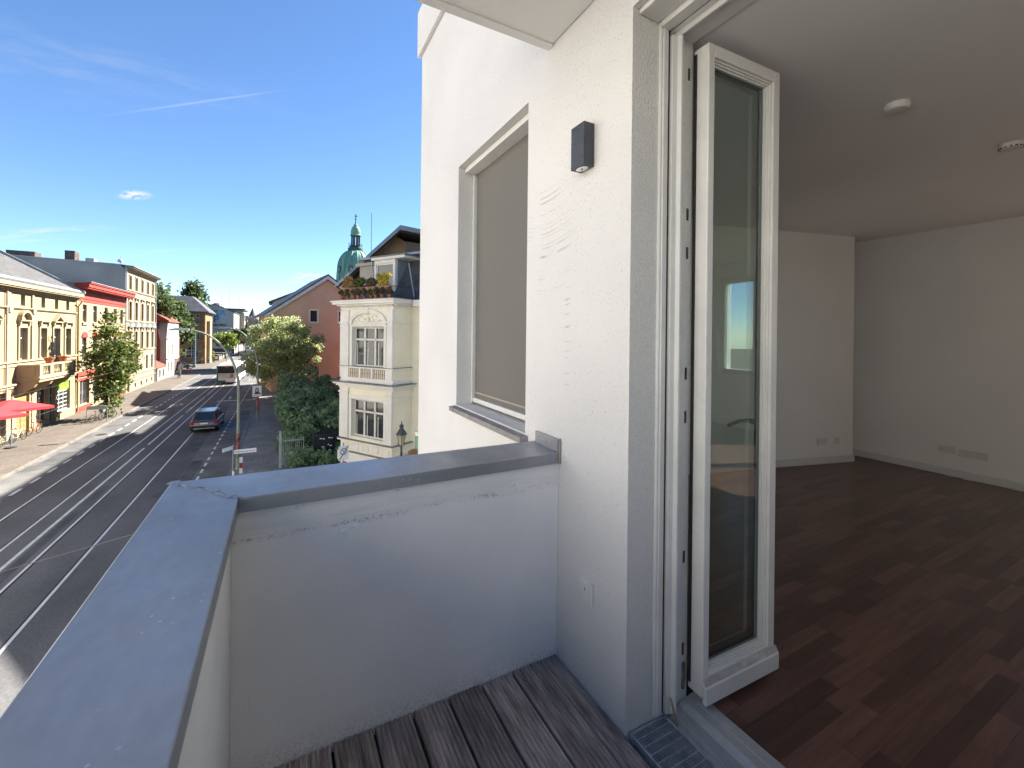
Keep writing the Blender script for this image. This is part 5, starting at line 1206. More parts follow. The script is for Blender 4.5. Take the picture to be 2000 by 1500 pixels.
tag(place('shrub', (lambda me: (me.materials.append(M_LEAF_Y), me)[1])(leaves([(rng.uniform(-1.6, 1.6), rng.uniform(-2, 2), rng.uniform(.5, 2.6)) for _ in range(26)], .7, 50, .26, 41)), None, (-17.3, 136, G+.1)), 'light green shrub at the corner of the ochre house', 'shrub')
for k, (x, y) in enumerate(((-40, 420), (-24, 430), (-9, 440), (6, 425), (22, 430))):
    tree('distant_tree', ('leftmost', 'second', 'middle', 'fourth', 'rightmost')[k]+' distant tree of the wooded skyline behind the gate towers', (x, y, G), 17, (0, 0, 10.5), (8.5, 6, 7.5), .5, M_LEAF_D, 60, 45, .9, 50+k, .3, 'wooded skyline')
# hedge along the right pavement: a dense mass of leaves on real stems
def hedge_pts(n, k):
    r = random.Random(k); out = []
    while len(out) < n:
        y = r.uniform(30.8, 55); x0 = .25+(.35 if y < 32.5 else -.15)+.25*math.sin(y*1.7); x = x0 + abs(r.gauss(0, 1.0))*(1.0 if r.random() < .6 else 4)
        if x > 8: continue
        hmax = 2.35+.7*math.sin(y*.9+x)+.5*math.sin(x*1.8+y*.4)+max(0, (y-42)*.05) - (1.0 if (y < 33.5 and x < 1.2) else 0)
        if x/max(y, 1) > .128: continue
        out.append((x, y, G+.1+max(.2, hmax*(1-abs(r.gauss(0, .28))))))
    return out
hp = hedge_pts(620, 3)
hd_t = thing('hedge', 'dense dark green shrub hedge spilling over the right pavement', 'hedge', (0, 0, 0))
me = leaves(hp, [random.uniform(.25, .6) for _ in hp], 56, .12, 61, .2); me.name = 'foliage'; me.materials.append(M_LEAF_H); place('foliage', me, hd_t)
st_ = MB()
for i in range(60):
    y = 31+i*.4; x = .6+random.random()*1.5; st_.tube([(x, y, G), (x+random.uniform(-.3, .3), y+.2, G+1.2), (x+random.uniform(-.6, .4), y, G+2.2)], [.03, .022, .006], 5)
st_.build('stems', M_BARK, hd_t)
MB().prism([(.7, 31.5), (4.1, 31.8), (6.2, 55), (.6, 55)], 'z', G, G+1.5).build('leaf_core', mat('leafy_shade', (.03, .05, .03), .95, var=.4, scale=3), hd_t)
me = leaves([(rng.uniform(.5, 3.6), rng.uniform(28.3, 30.4), G+.1+rng.uniform(.1, .9)) for _ in range(90)], .3, 44, .10, 62); me.materials.append(M_LEAF_H)
tag(place('low_shrub', me), 'low green shrubs behind the open pavement gate', 'shrub')
for (x, y, h, lab) in ((3.1, 47.5, 3.9, 'dark pointed conifer rising from the hedge, left of the pair'), (3.95, 47.0, 3.6, 'dark pointed conifer rising from the hedge, right of the pair')):
    t = thing('conifer', lab, 'tree', (x, y, G+.1), 0, 'conifers in the hedge')
    MB().tube([(0, 0, 0), (0, 0, h*.8)], [.08, .02], 6).build('trunk', M_BARK, t)
    pts = []; rr = random.Random(int(x*10))
    for i in range(120):
        z = rr.random()**1.3; a = rr.uniform(0, 6.28); q = .62*(1-z)*rr.uniform(.75, 1.0)+.05; pts.append((q*math.cos(a), q*math.sin(a), .3+z*h*.97))
    me = leaves(pts, .16, 34, .085, 63, -.8); me.name = 'crown'; me.materials.append(M_LEAF_H); place('crown', me, t)
# terrace planting of the villa
M_POT2 = mat('planter_pink', (.36, .17, .13), .8, var=.2, scale=5)
vm_ = villa.matrix_basis.copy()
def vw(x, y, z): return Matrix.Translation(villa.location) @ Matrix.Rotation(villa.rotation_euler.z, 4, 'Z') @ Vector((x, y, z))
M_LEAF_YE = leaf_mat('bloom_yellow', (.45, .34, .03), (.60, .52, .08)); M_LEAF_P = leaf_mat('bloom_peach', (.36, .20, .10), (.52, .36, .14)); M_LEAF_DRY = leaf_mat('leaf_dry', (.07, .07, .03), (.22, .17, .09))
for i, (x0, x1, lm, hh, lab) in enumerate(((-4.0, -3.15, M_LEAF_P, .55, 'planter box of peach and yellow foliage at the left end of the villa terrace'), (-3.1, -2.2, M_LEAF_A, .4, 'planter box of green foliage on the villa terrace railing, second from left'),
                                      (-2.15, -1.25, M_LEAF_DRY, .35, 'planter box of dry brownish plants on the middle of the terrace railing'), (-1.2, -.15, M_LEAF_YE, .5, 'planter box with bright yellow shrubs at the right end of the terrace'))):
    t = thing('planter_box', lab, 'planter', vw(x0, -.06, V+3.88), villa.rotation_euler.z, 'planter boxes along the villa terrace')
    w = x1-x0
    MB().prism([(-.10, 0), (.10, 0), (.13, .20), (-.13, .20)], 'x', 0, w).build('box', M_POT2, t)
    me = leaves([(random.uniform(.08, w-.08), random.uniform(-.08, .08), .2+random.random()*hh*1.25) for _ in range(34)], .14, 30, .06, 70+i, -.4); me.name = 'plants'; me.materials.append(lm); place('plants', me, t)
for i in range(9):
    x = -3.95+i*.47; lm = (M_LEAF_DRY, M_LEAF_A, M_LEAF_DRY, M_LEAF_DRY)[i % 4]
    t = thing('potted_plant', ['leftmost', 'second', 'third', 'fourth', 'fifth', 'sixth', 'seventh', 'eighth', 'rightmost'][i]+' potted plant from the left on the villa terrace edge, below the railing', 'potted plant', vw(x, -.22+.05*(i % 3), V+3.405), 0, 'pots along the terrace edge')
    MB().lathe([(.07, 0), (.10, .17), (.115, .17), (.115, .21), (.09, .21), (.085, .18)], n=10).build('pot', M_TERRA, t)
    me = leaves([(random.uniform(-.12, .12), random.uniform(-.10, .10), .22+random.random()*.34) for _ in range(14)], .11, 20, .055, 90+i, -.5); me.name = 'plant'; me.materials.append(lm); place('plant', me, t)

# ================================================================== STREET FURNITURE
M_POLE = mat('pale_green_pole', (.23, .27, .21), rough=.55, var=.12, scale=2); M_LAMPHD = mat('lamp_head', (.30, .32, .33), rough=.4, var=.1); M_STICK = mat('sticker_mix', (.30, .09, .08), .6, var=.9, scale=7, col2=(.02, .02, .03))
def street_lamp(x, y, lab, arm, hz_, stick=True):
    t = thing('street_lamp', lab, 'street lamp', (x, y, G+.1), 0, 'curved-arm street lamps')
    pts = [(0, 0, 0), (0, 0, 2.2), (0, 0, 4.6)] + [(-arm*(1-math.cos(R(a)))*.98, 0, 4.6+(hz_-4.6)*math.sin(R(a))) for a in range(10, 91, 8)]
    MB().tube(pts, [.095, .09, .08]+[.075-.0035*i for i in range(len(pts)-3)], 12).build('pole', M_POLE, t, smooth=True)
    MB().lathe([(.17, 0), (.17, .04), (.12, .05), (.11, .6), (.10, .62)], n=12).build('base', M_POLE, t)
    hx = pts[-1][0]
    MB().prism([(hx+.12, hz_-.05), (hx-.75, hz_-.035), (hx-.85, hz_+.03), (hx-.45, hz_+.11), (hx+.1, hz_+.07)], 'y', -.13, .13).build('head', M_LAMPHD, t, bevel=.02)
    if stick: MB().lathe([(.094, .9), (.095, .9), (.095, 2.1), (.094, 2.1)], n=12).build('stickers', M_STICK, t)
    return t
street_lamp(-2.2, 30.0, 'nearest curved-arm street lamp arching over the carriageway behind the parapet', 2.55, 8.15)
l2 = street_lamp(-1.9, 46.0, 'second curved-arm street lamp, carrying a white portrait poster', 2.25, 8.35)
street_lamp(-13.9, 152, 'far curved-arm street lamp on the left pavement before the mural wall', -.0001-1.2, 7.6, False)
M_POSTER = mat('poster_white', (.66, .66, .66), .6, var=.04); M_SKIN = mat('print_skin', (.50, .30, .21), .7, var=.05); M_HAIR = mat('print_hair', (.055, .03, .022), .7); M_CLOTH = mat('print_dark_cloth', (.03, .035, .05), .7); M_PGREEN = mat('print_green', (.03, .25, .17), .6)
def portrait(parent, w, h, y, z, face=True):
    def ell(cx, cz, rx, rz, yy, m, nm):
        MB().prism([(cx+rx*math.cos(2*math.pi*i/18), cz+rz*math.sin(2*math.pi*i/18)) for i in range(18)], 'y', yy, yy-.002).build(nm, m, parent)
    ell(0, z+h*.06, w*.22, h*.27, y-.001, M_HAIR, 'print'); ell(0, z+h*.09, w*.13, h*.16, y-.004, M_SKIN, 'print')
    MB().prism([(-w*.34, z-h*.27), (w*.34, z-h*.27), (w*.20, z-h*.10), (-w*.20, z-h*.10)], 'y', y-.001, y-.0035).build('print', M_CLOTH, parent)
    if face: ell(w*.27, z-h*.20, w*.14, w*.14, y-.006, M_PGREEN, 'print'); MB().box(-w*.3, w*.2, y-.003, y-.001, z-h*.40, z-h*.37).build('print', M_LAMPHD, parent)
ps = thing('election_poster', 'white portrait poster board strapped to the second street lamp', 'poster', (-1.95, 45.88, -3.93), 0)
MB().box(-.36, .36, -.012, 0, -.5, .5).build('board', M_POSTER, ps); portrait(ps, .72, 1.0, -.0125, 0)
# catenary pole beside our corner with span wire, and contact wires
M_POLEG = mat('green_steel_pole', (.16, .32, .20), rough=.45, var=.08, scale=3); M_WIRE = mat('wire', (.045, .04, .036), .7); M_BRKT = mat('bracket_brown', (.20, .12, .05), .6, var=.2, scale=8)
cp = thing('catenary_pole', 'thick green tubular pole with white cap beside the house corner', 'pole', (4.02, 13.72, G+.1), 0)
MB().lathe([(.26, 0), (.22, .3), (.20, 4.86)], n=24).build('tube', M_POLEG, cp, smooth=False); MB().lathe([(.205, 4.82), (.205, 4.93), (.10, 4.94)], n=24).build('cap', M_PVC, cp)
bk = MB().lathe([(.215, 4.22), (.215, 4.40)], n=24).box(-.42, -.2, -.05, .05, 4.24, 4.34).torus((-.30, -.06, 4.30), .09, .025, 'y', 12, 6).build('bracket', M_BRKT, cp)
def wire(a, b, r, sag, name='span_wire'):
    a, b = Vector(a), Vector(b); pts = []
    for i in range(17): t = i/16; p = a.lerp(b, t); p.z -= sag*4*t*(1-t); pts.append(p)
    return MB().tube(pts, r, 5).build(name, M_WIRE)
tag(wire((3.6, 13.66, -2.28), (-17.3, .6, -1.0), .0055, .25), 'thin brown span wire running from the green pole out across the street', 'wire')
tag(wire((-6.97, 5, -1.28), (-6.97, 150, -1.28), .007, .0, 'contact_wire'), 'tram contact wire along the nearer track, crossing the yellow townhouse front', 'wire')
tag(wire((-9.87, 5, -1.28), (-9.87, 150, -1.28), .007, .0, 'contact_wire'), 'tram contact wire along the farther track', 'wire')
for (p, q, lab) in (((-2.3, 46, -.6), (-17.4, 52.0, -.9), 'span wire from the second lamp to the yellow townhouse'), ((-1.5, 78, -.8), (-17.4, 84, -.6), 'span wire in front of the sand tenement'), ((-2.4, 100, -.6), (-18.4, 112, -.6), 'farthest span wire beyond the bus')):
    tag(wire(p, q, .011, .35), lab, 'wire')
# blue-grey mast on the far left corner with round sign
ms = thing('tram_mast', 'slate-blue steel mast at the far left street corner', 'mast', (-17.2, 119, G+.1), 0)
MB().tube([(0, 0, 0), (0, 0, 7.7)], [.26, .22], 12).build('shaft', mat('slate_blue_paint', (.10, .14, .18), .5, var=.1), ms); MB().lathe([(.32, 0), (.32, .5), (.27, .6)], n=12).build('foot', mat('slate_blue_paint', (.10, .14, .18)), ms)
# street name sign
M_SIGNW = mat('sign_white', (.72, .72, .70), .5, var=.03); M_INK = mat('sign_ink', (.03, .03, .035), .6); M_GREYPOST = mat('grey_post', (.30, .32, .34), .45, metal=.4, var=.1)
sn = thing('street_name_sign', 'street name post with white Helene-Lange-Straße plate pointing over the pavement', 'sign', (-2.02, 24.75, G+.1), 0)
MB().tube([(0, 0, 0), (0, 0, 2.62)], .03, 10).build('post', M_GREYPOST, sn)
pl_ = MB().box(.04, .97, -.012, .012, 2.16, 2.36).build('name_plate', M_SIGNW, sn, (0, 0, 0), (0, 0, R(2)), bevel=.004)
text('plate_lettering', 'Helene-Lange-Straße', .098, M_INK, pl_, (.505, -.0145, 2.255), (R(90), 0, 0), .001)
p2_ = MB().box(-.012, .012, -.62, -.04, 2.40, 2.58).build('name_plate', M_SIGNW, sn, (0, 0, 0), (0, 0, R(-38)), bevel=.004)
text('plate_lettering', 'Straße', .09, M_INK, p2_, (-.014, -.33, 2.49), (R(90), 0, R(-90)), .001)
MB().box(-.035, .035, -.045, -.03, 1.05, 1.35).build('tag_plate', M_SIGNW, sn)
tag(MB().lathe([(.075, 0), (.06, .75), (.05, .92), (.02, 1.0)], n=12).build('bollard', M_GREYPOST, None, (-2.05, 25.9, G+.1)), 'pale grey bollard at the kerb beside the street name post', 'bollard')
br = thing('traffic_barrier', 'folded red and white striped barrier leaning beside the near street lamp', 'barrier', (-1.72, 25.2, G+.1), R(20))
for i in range(6): MB().box(-.06, .06, -.02, .02, .25+i*.27, .25+(i+1)*.27-.004).build('stripe', M_SIGNW if i % 2 else M_REDTRIM, br)
MB().box(-.02, .02, -.02, .02, 0, .25).build('foot', M_DARK, br)
# sign with the cancelled parking ring, red sign below
sg = thing('parking_sign', 'white square sign with grey crossed-out ring above a red roundel at the garden corner', 'sign', (2.42, 20.0, G+.1), R(20))
MB().tube([(0, .03, 0), (0, .03, 3.3)], .03, 10).build('post', M_GREYPOST, sg)
MB().box(-.23, .23, -.012, 0, 2.56, 3.18).build('plate', M_SIGNW, sg, bevel=.01)
M_SGREY = mat('sign_grey', (.20, .20, .21), .6); rp = MB()
for i in range(24):
    a, b = 2*math.pi*i/24, 2*math.pi*(i+1)/24
    rp.prism([(.155*math.cos(a), 2.93+.155*math.sin(a)), (.155*math.cos(b), 2.93+.155*math.sin(b)), (.115*math.cos(b), 2.93+.115*math.sin(b)), (.115*math.cos(a), 2.93+.115*math.sin(a))], 'y', -.0125, -.015)
rp.build('ring', M_SGREY, sg)
MB().prism([(-.21, 2.60), (-.15, 2.60), (.21, 3.14), (.15, 3.14)], 'y', -.0155, -.018).build('diagonal_bar', M_SGREY, sg); MB().prism([(-.09, 3.03), (-.06, 3.05), (.09, 2.83), (.06, 2.81)], 'y', -.0155, -.0175).build('cross_bar', M_SGREY, sg)
MB().lathe([(.20, 0), (.20, .012)], n=24).build('red_roundel', M_REDTRIM, sg, (0, -.001, 2.30), (R(90), 0, 0)); MB().lathe([(.15, 0), (.15, .014)], n=24).build('roundel_field', M_SIGNW, sg, (0, -.001, 2.30), (R(90), 0, 0))
# old lantern
ln = thing('park_lantern', 'black old-style four-sided lantern on a post before the yellow villa', 'lantern', (4.93, 20.03, G+.1), R(15))
MB().lathe([(.14, 0), (.12, .5), (.06, .6), (.05, 2.5), (.07, 2.55), (.045, 2.6), (.045, 2.95)], n=12).build('post', M_DARK, ln)
MB().tube([(-.2, 0, 3.05), (-.1, 0, 2.86), (0, 0, 2.9), (.1, 0, 2.86), (.2, 0, 3.05)], .012, 6).build('cradle', M_DARK, ln)
def frust(m, z0, r0, z1, r1, n=6):
    for i in range(n):
        a, b = 2*math.pi*i/n, 2*math.pi*(i+1)/n; m.quad((r0*math.cos(a), r0*math.sin(a), z0), (r0*math.cos(b), r0*math.sin(b), z0), (r1*math.cos(b), r1*math.sin(b), z1), (r1*math.cos(a), r1*math.sin(a), z1))
    return m
M_LGLASS = mat('lantern_glass', (.50, .44, .26), rough=.2, var=.2, scale=6, spec=.6)
frust(MB(), 2.93, .10, 3.42, .225).build('glass', M_LGLASS, ln); fm = MB()
for i in range(6): a = 2*math.pi*i/6; fm.tube([(.105*math.cos(a), .105*math.sin(a), 2.92), (.232*math.cos(a), .232*math.sin(a), 3.43)], .012, 5)
fm.build('frame', M_DARK, ln); frust(frust(frust(MB(), 3.42, .29, 3.50, .24), 3.50, .24, 3.68, .10), 3.68, .10, 3.72, .10).build('hood', M_DARK, ln)
MB().lathe([(.09, 3.7), (.09, 3.80), (.12, 3.81), (.06, 3.88), (.02, 3.9), (.03, 3.95), (.004, 4.06)], n=10).build('finial', M_DARK, ln)
# gate, fence and notice board by the hedge
M_FENCE = mat('pale_green_fence', (.30, .36, .33), .55, var=.12)
gt = thing('open_gate', 'pale green metal bar gate standing open at the hedge', 'gate', (.12, 29.2, G+.1), R(4))
MB().box(0, 1.14, -.02, .02, 1.55, 1.60).box(0, 1.14, -.02, .02, .78, .82).box(0, 1.14, -.02, .02, .12, .16).box(0, .04, -.022, .022, .1, 1.75).box(1.10, 1.14, -.022, .022, .1, 1.75).build('frame', M_FENCE, gt)
for i in range(9): MB().box(.12+i*.11, .135+i*.11, -.012, .012, .10, 1.72).build('bar', M_FENCE, gt)
gp = thing('gate_post', 'pale green square gate post at the pavement edge', 'post', (-.02, 29.15, G+.1), 0)
MB().box(-.06, .06, -.06, .06, 0, 2.15).box(-.07, .07, -.07, .07, 2.15, 2.19).build('shaft', M_FENCE, gp); MB().box(.07, .11, -.03, .03, 0, 1.75).build('stay', M_FENCE, gp)
fn = thing('garden_fence', 'dark thin railing fence running behind the notice board', 'fence', (1.45, 29.6, G+.1), R(10))
MB().box(0, 3.0, -.015, .015, 1.6, 1.63).box(0, 3.0, -.015, .015, .2, .23).build('rail', M_DARK, fn)
pk = MB().box(-.007, .007, -.007, .007, .05, 1.75).mesh('picket', M_DARK)
for i in range(27): place('picket', pk, fn, (.03+i*.112, 0, 0))
nb_ = thing('notice_board', 'dark blue-black notice board with small white plates on two legs', 'notice board', (2.42, 29.3, G+.1), R(8))
MB().box(-.63, .63, -.03, .03, .42, 1.68).build('panel', mat('board_navy', (.008, .012, .02), .4), nb_, bevel=.01); MB().box(-.60, -.54, .031, .08, 0, 1.6).box(.54, .60, .031, .08, 0, 1.6).build('legs', M_DARK, nb_)
rr = random.Random(8)
for (x, z, w) in ((-.22, 1.50, .15), (-.05, 1.46, .10), (.27, 1.50, .12), (.42, 1.47, .09), (-.1, .98, .15), (.22, 1.08, .07), (.36, 1.0, .12), (-.08, .72, .13), (-.36, .74, .05), (.30, .74, .13), (.1, .7, .06)): MB().box(x-w/2, x+w/2, -.036, -.0305, z-.03, z+.03).build('plate', M_SIGNW, nb_)
tag(MB().lathe([(.10, 0), (.055, .02), (.05, .85), (.03, .86)], n=10).build('marker_post', M_SIGNW, None, (3.0, 22.6, G+.1)), 'short white marker post standing in the low shrubs', 'post')
# bike rack frame with panel on the left pavement
rk = thing('rack_frame', 'grey tubular hoop with sign strip standing over the bicycles by the street tree', 'rack', (-14.95, 50.55, G+.1), R(2))
MB().tube([(0, 0, 0), (.05, 0, 1.25), (.14, 0, 1.42), (1.26, 0, 1.42), (1.36, 0, 1.3), (1.38, 0, 0)], .03, 8).build('hoop', M_POLE, rk); MB().box(.06, 1.34, -.015, .015, 1.12, 1.38).build('sign_strip', mat('rack_panel', (.36, .38, .35), .6), rk)
# red parasols of the street cafe
M_RED = mat('red_canvas', (.50, .035, .045), .8, var=.08, scale=2)
for (x, y, lab) in ((-16.2, 42.0, 'red square cafe parasol whose corner reaches toward the arched door'), (-16.25, 38.6, 'red square cafe parasol at the left picture edge, the nearer one')):
    t = thing('cafe_parasol', lab, 'parasol', (x, y, G+.1), R(45), 'red cafe parasols')
    MB().tube([(0, 0, 0), (0, 0, 3.25)], .03, 8).build('pole', M_GREYPOST, t); MB().lathe([(.3, 0), (.3, .08), (.06, .1)], n=12).build('base', M_DARK, t)
    m = MB(); c = (0, 0, 3.3); q = [(1.5*sx, 1.5*sy, 2.75) for sx, sy in ((1, 1), (-1, 1), (-1, -1), (1, -1))]
    for i in range(4): a, b = q[i], q[(i+1) % 4]; m.poly([c, a, b]); m.quad(a, b, (b[0], b[1], 2.57), (a[0], a[1], 2.57))
    cn = m.build('canopy', M_RED, t)
    for a in q: MB().tube([c, a], .012, 5).build('rib', M_GREYPOST, t, (0, 0, -.03))

# ================================================================== BICYCLES
M_TYRE = mat('tyre', (.02, .02, .022), .8)
def bicycle(loc, rz, lab, m, lean=0.0, basket=False):
    t = thing('bicycle', lab, 'bicycle', loc, rz, 'bicycles on the left pavement'); t.rotation_euler[0] = lean
    for x in (-.52, .52):
        w = MB().torus((x, 0, .34), .32, .024, 'y', 24, 6).build('wheel', M_TYRE, t); sp = MB()
        for i in range(10): a = math.pi*i/10; sp.tube([(x-.3*math.cos(a), 0, .34-.3*math.sin(a)), (x+.3*math.cos(a), 0, .34+.3*math.sin(a))], .004, 4)
        sp.build('spokes', M_STEEL, w)
    MB().tube([(-.52, 0, .34), (-.10, 0, .30), (.36, 0, .80), (-.18, 0, .78), (-.10, 0, .30)], .02, 6).tube([(-.52, 0, .34), (-.18, 0, .74)], .014, 6).tube([(.52, 0, .34), (.40, 0, .70), (.34, 0, 1.02)], .018, 6).build('frame', m, t)
    MB().tube([(-.18, 0, .78), (-.21, 0, .95)], .016, 6).ball((-.22, 0, .97), .12, 8, 6, (1, .6, .35)).build('saddle', M_DARK, t)
    MB().tube([(.22, -.26, 1.06), (.34, -.1, 1.03), (.34, .1, 1.03), (.22, .26, 1.06)], .014, 6).build('handlebar', M_STEEL, t)
    MB().tube([(-.10, -.16, .22), (-.10, -.04, .30), (-.10, .04, .30), (-.10, .16, .38)], .012, 5).build('crank', M_STEEL, t)
    if basket: MB().box(.42, .70, -.16, .16, .80, 1.02).build('basket', M_GREYPOST, t)
    return t
M_BK1 = mat('bike_black', (.03, .03, .035), .4); M_BK2 = mat('bike_mint', (.30, .45, .38), .4); M_BK3 = mat('bike_white', (.6, .6, .6), .4); M_BK4 = mat('bike_red', (.35, .04, .03), .4)
bicycle((-16.75, 46.6, G+.1), R(80), 'dark bicycle with red frame leaning by the shop window of the yellow house', M_BK4, R(5))
bicycle((-16.85, 43.1, G+.1), R(85), 'mint green bicycle parked under the parasols, nearest one', M_BK2, R(4))
bicycle((-16.7, 44.3, G+.1), R(82), 'pale bicycle parked just behind the mint green one', M_BK3, R(-3))
bicycle((-14.35, 50.9, G+.1), R(70), 'black bicycle standing inside the grey rack frame', M_BK1, R(3), True)
bicycle((-13.95, 52.1, G+.1), R(60), 'black bicycle leaning at the foot of the street tree', M_BK1, R(6))

# ================================================================== VEHICLES
M_TINT = mat('tinted_glass', (.012, .014, .018), rough=.05, spec=.9); M_LIGHTR = mat('tail_light', (.40, .012, .012), rough=.2, coat=.5); M_RIM = mat('alloy', (.45, .45, .46), rough=.3, metal=.8); M_PLATE = mat('number_plate', (.65, .65, .63), .5)
def car(loc, rz, lab, paint, L=4.5, W_=1.84, H=1.66, suv=True, cat='car', group=None, name='car'):
    t = thing(name, lab, cat, loc, rz, group); hw = W_/2; b0 = .28; belt = H*.58
    prof = [(-L/2+.08, b0), (-L/2, b0+.18), (-L/2, .62), (-L/2+.05, belt-.06), (-L/2+.12, belt), (L*.20, belt), (L/2-.35, belt-.14), (L/2-.06, belt-.30), (L/2, .55), (L/2-.05, b0), ]
    MB().prism(prof, 'x', -hw, hw).build('body', paint, t, bevel=.07, seg=3)
    rb = -L/2+.10 if suv else -L/2+.45; rt = -L/2+.42 if suv else -L/2+1.1; ft = L*.08; fb = L*.26; tw = hw*.76; bw = hw*.93; z1 = H
    c = [(-bw, rb, belt-.02), (bw, rb, belt-.02), (bw, fb, belt-.02), (-bw, fb, belt-.02), (-tw, rt, z1), (tw, rt, z1), (tw, ft, z1), (-tw, ft, z1)]
    MB().add(c, [(0, 3, 2, 1), (4, 5, 6, 7), (0, 1, 5, 4), (1, 2, 6, 5), (2, 3, 7, 6), (3, 0, 4, 7)]).build('cabin', paint, t, bevel=.06, seg=3)
    def pane(a, b, cc, d, nm, k=.12, lo=.10, hi=.14, off=.02):
        a, b, cc, d = map(Vector, (a, b, cc, d)); n = (b-a).cross(d-a).normalized()*off
        f = lambda u, v: (a.lerp(b, u)).lerp(d.lerp(cc, u), v)+n
        MB().quad(f(k, lo), f(1-k, lo), f(1-k, 1-hi), f(k, 1-hi)).build(nm, M_TINT, t)
    pane(c[0], c[1], c[5], c[4], 'rear_window'); pane(c[2], c[3], c[7], c[6], 'windscreen', .06)
    for (k0, k1) in ((.05, .28), (.32, .60), (.63, .94)):
        for s in (0, 1):
            q = (c[1], c[2], c[6], c[5]) if s else (c[3], c[0], c[4], c[7])
            a, b, cc, d = map(Vector, q)
            if not s: k0_, k1_ = 1-k1, 1-k0
            else: k0_, k1_ = k0, k1
            pane(a.lerp(b, k0_), a.lerp(b, k1_), d.lerp(cc, k1_), d.lerp(cc, k0_), 'side_window', .02, .12, .16)
    for x in (-1, 1):
        for y in (-L*.30, L*.31):
            w = MB().lathe([(.02, -.11), (.30, -.11), (.34, -.06), (.34, .06), (.30, .11), (.02, .11)], n=20).build('wheel', M_TYRE, t, (x*(hw-.10), y, .34), (0, R(90), 0)); MB().lathe([(.02, 0), (.22, 0), (.23, -.02)], n=16).build('rim', M_RIM, w, (0, 0, x*.115))
        MB().box(-.10, .10, -.03, .05, -.14, .14).build('tail_light', M_LIGHTR, t, (x*(hw-.16), -L/2+.0, belt-.14), bevel=.02)
        MB().box(-.10, .10, -.06, .07, -.06, .08).build('mirror', paint, t, (x*(hw+.08), L*.19, belt+.10), bevel=.03)
        if suv: MB().tube([(x*tw*.95, rt+.05, z1+.02), (x*tw*.95, rt+.15, z1+.06), (x*tw*.95, ft-.1, z1+.05), (x*tw*.95, ft, z1+.01)], .018, 6).build('roof_rail', M_RIM, t)
    MB().box(-.26, .26, -L/2-.012, -L/2+.02, .72, .83).build('number_plate', M_PLATE, t)
    MB().box(-hw+.05, hw-.05, -L/2-.05, -L/2+.05, .30, .52).build('bumper', M_TINT if suv else paint, t, bevel=.03); MB().box(-hw+.22, hw-.22, -L/2-.065, -L/2-.045, .36, .42).build('bumper_strip', M_RIM, t)
    return t
M_PNT1 = mat('car_paint_bronze', (.07, .055, .055), rough=.22, metal=.5, var=.06, coat=.6); M_PNT2 = mat('car_paint_dark', (.025, .028, .032), rough=.22, coat=.6); M_PNT3 = mat('car_paint_silver', (.42, .44, .46), rough=.25, metal=.6, coat=.5); M_PNT4 = mat('car_paint_blue', (.08, .16, .28), rough=.25, coat=.5)
car((-5.42, 44.5, G), R(-1), 'dark bronze estate SUV driving away over the near tram track', M_PNT1)
car((-18.5, 113, G+.1), R(-60), 'dark parked car in front of the ochre house, front one', M_PNT2, 4.3, 1.76, 1.5, False, group='cars parked at the far corner')
car((-21.2, 116, G+.1), R(-60), 'dark parked car behind the front one at the ochre house', M_PNT1, 4.3, 1.76, 1.5, False, group='cars parked at the far corner')
car((-12.4, 212, G), R(180), 'distant blue-grey car parked on the left before the gate tower', M_PNT4, 4.4, 1.8, 1.5, False, group='far parked cars')
car((-12.4, 220, G), R(180), 'distant silver car parked farthest on the left', M_PNT3, 4.4, 1.8, 1.5, False, group='far parked cars')
# bus
bs = thing('city_bus', 'white and green city bus seen from behind, driving away in the street shade', 'bus', (-7.45, 79.4, G), R(-2.2))
M_BUSW = mat('bus_white', (.66, .66, .64), rough=.35, var=.04, coat=.3); M_BUSG = mat('bus_green', (.02, .16, .11), rough=.35, coat=.3); M_BUSD = mat('bus_dark_glass', (.012, .014, .017), rough=.15, spec=.3); M_ADV = mat('bus_ad', (.50, .49, .47), .5, var=.06, scale=3)
MB().box(-1.27, 1.27, 0, 12, .32, 2.98).build('body', M_BUSW, bs, bevel=.09, seg=3)
MB().box(-1.0, 1.0, .5, 4.5, 2.98, 3.14).box(-.9, .9, 6.5, 9, 2.98, 3.16).build('roof_unit', M_BUSW, bs, bevel=.05)
MB().box(-1.10, 1.05, -.022, .02, 1.72, 2.78).build('rear_window', M_BUSD, bs, bevel=.02); MB().box(-.20, .20, -.04, -.023, 2.62, 2.76).build('destination_display', M_LIGHTR, bs)
MB().box(-1.02, 1.0, -.03, .02, .98, 1.66).build('rear_advert', M_ADV, bs)
MB().box(-1.285, -1.06, -.015, .4, .40, 2.9).build('corner_panel', M_BUSG, bs, bevel=.03); MB().box(-1.28, -.1, -.03, .2, .36, .66).build('skirt', M_BUSG, bs, bevel=.02); MB().box(-.09, 1.26, -.03, .2, .36, .66).build('skirt', M_BUSW, bs, bevel=.02)
MB().box(.22, .96, -.034, -.0305, 1.0, 1.1).build('print', mat('print_rose', (.40, .18, .16), .6), bs)
MB().prism([(.66+.2*math.cos(2*math.pi*i/16), 1.36+.27*math.sin(2*math.pi*i/16)) for i in range(16)], 'y', -.034, -.0305).build('print', M_HAIR, bs); MB().prism([(.66+.12*math.cos(2*math.pi*i/16), 1.36+.18*math.sin(2*math.pi*i/16)) for i in range(16)], 'y', -.038, -.0345).build('print', M_SKIN, bs)
for z in (1.52, 1.44): MB().box(-.95, .1, -.034, -.0305, z, z+.03).build('print', M_SGREY, bs)
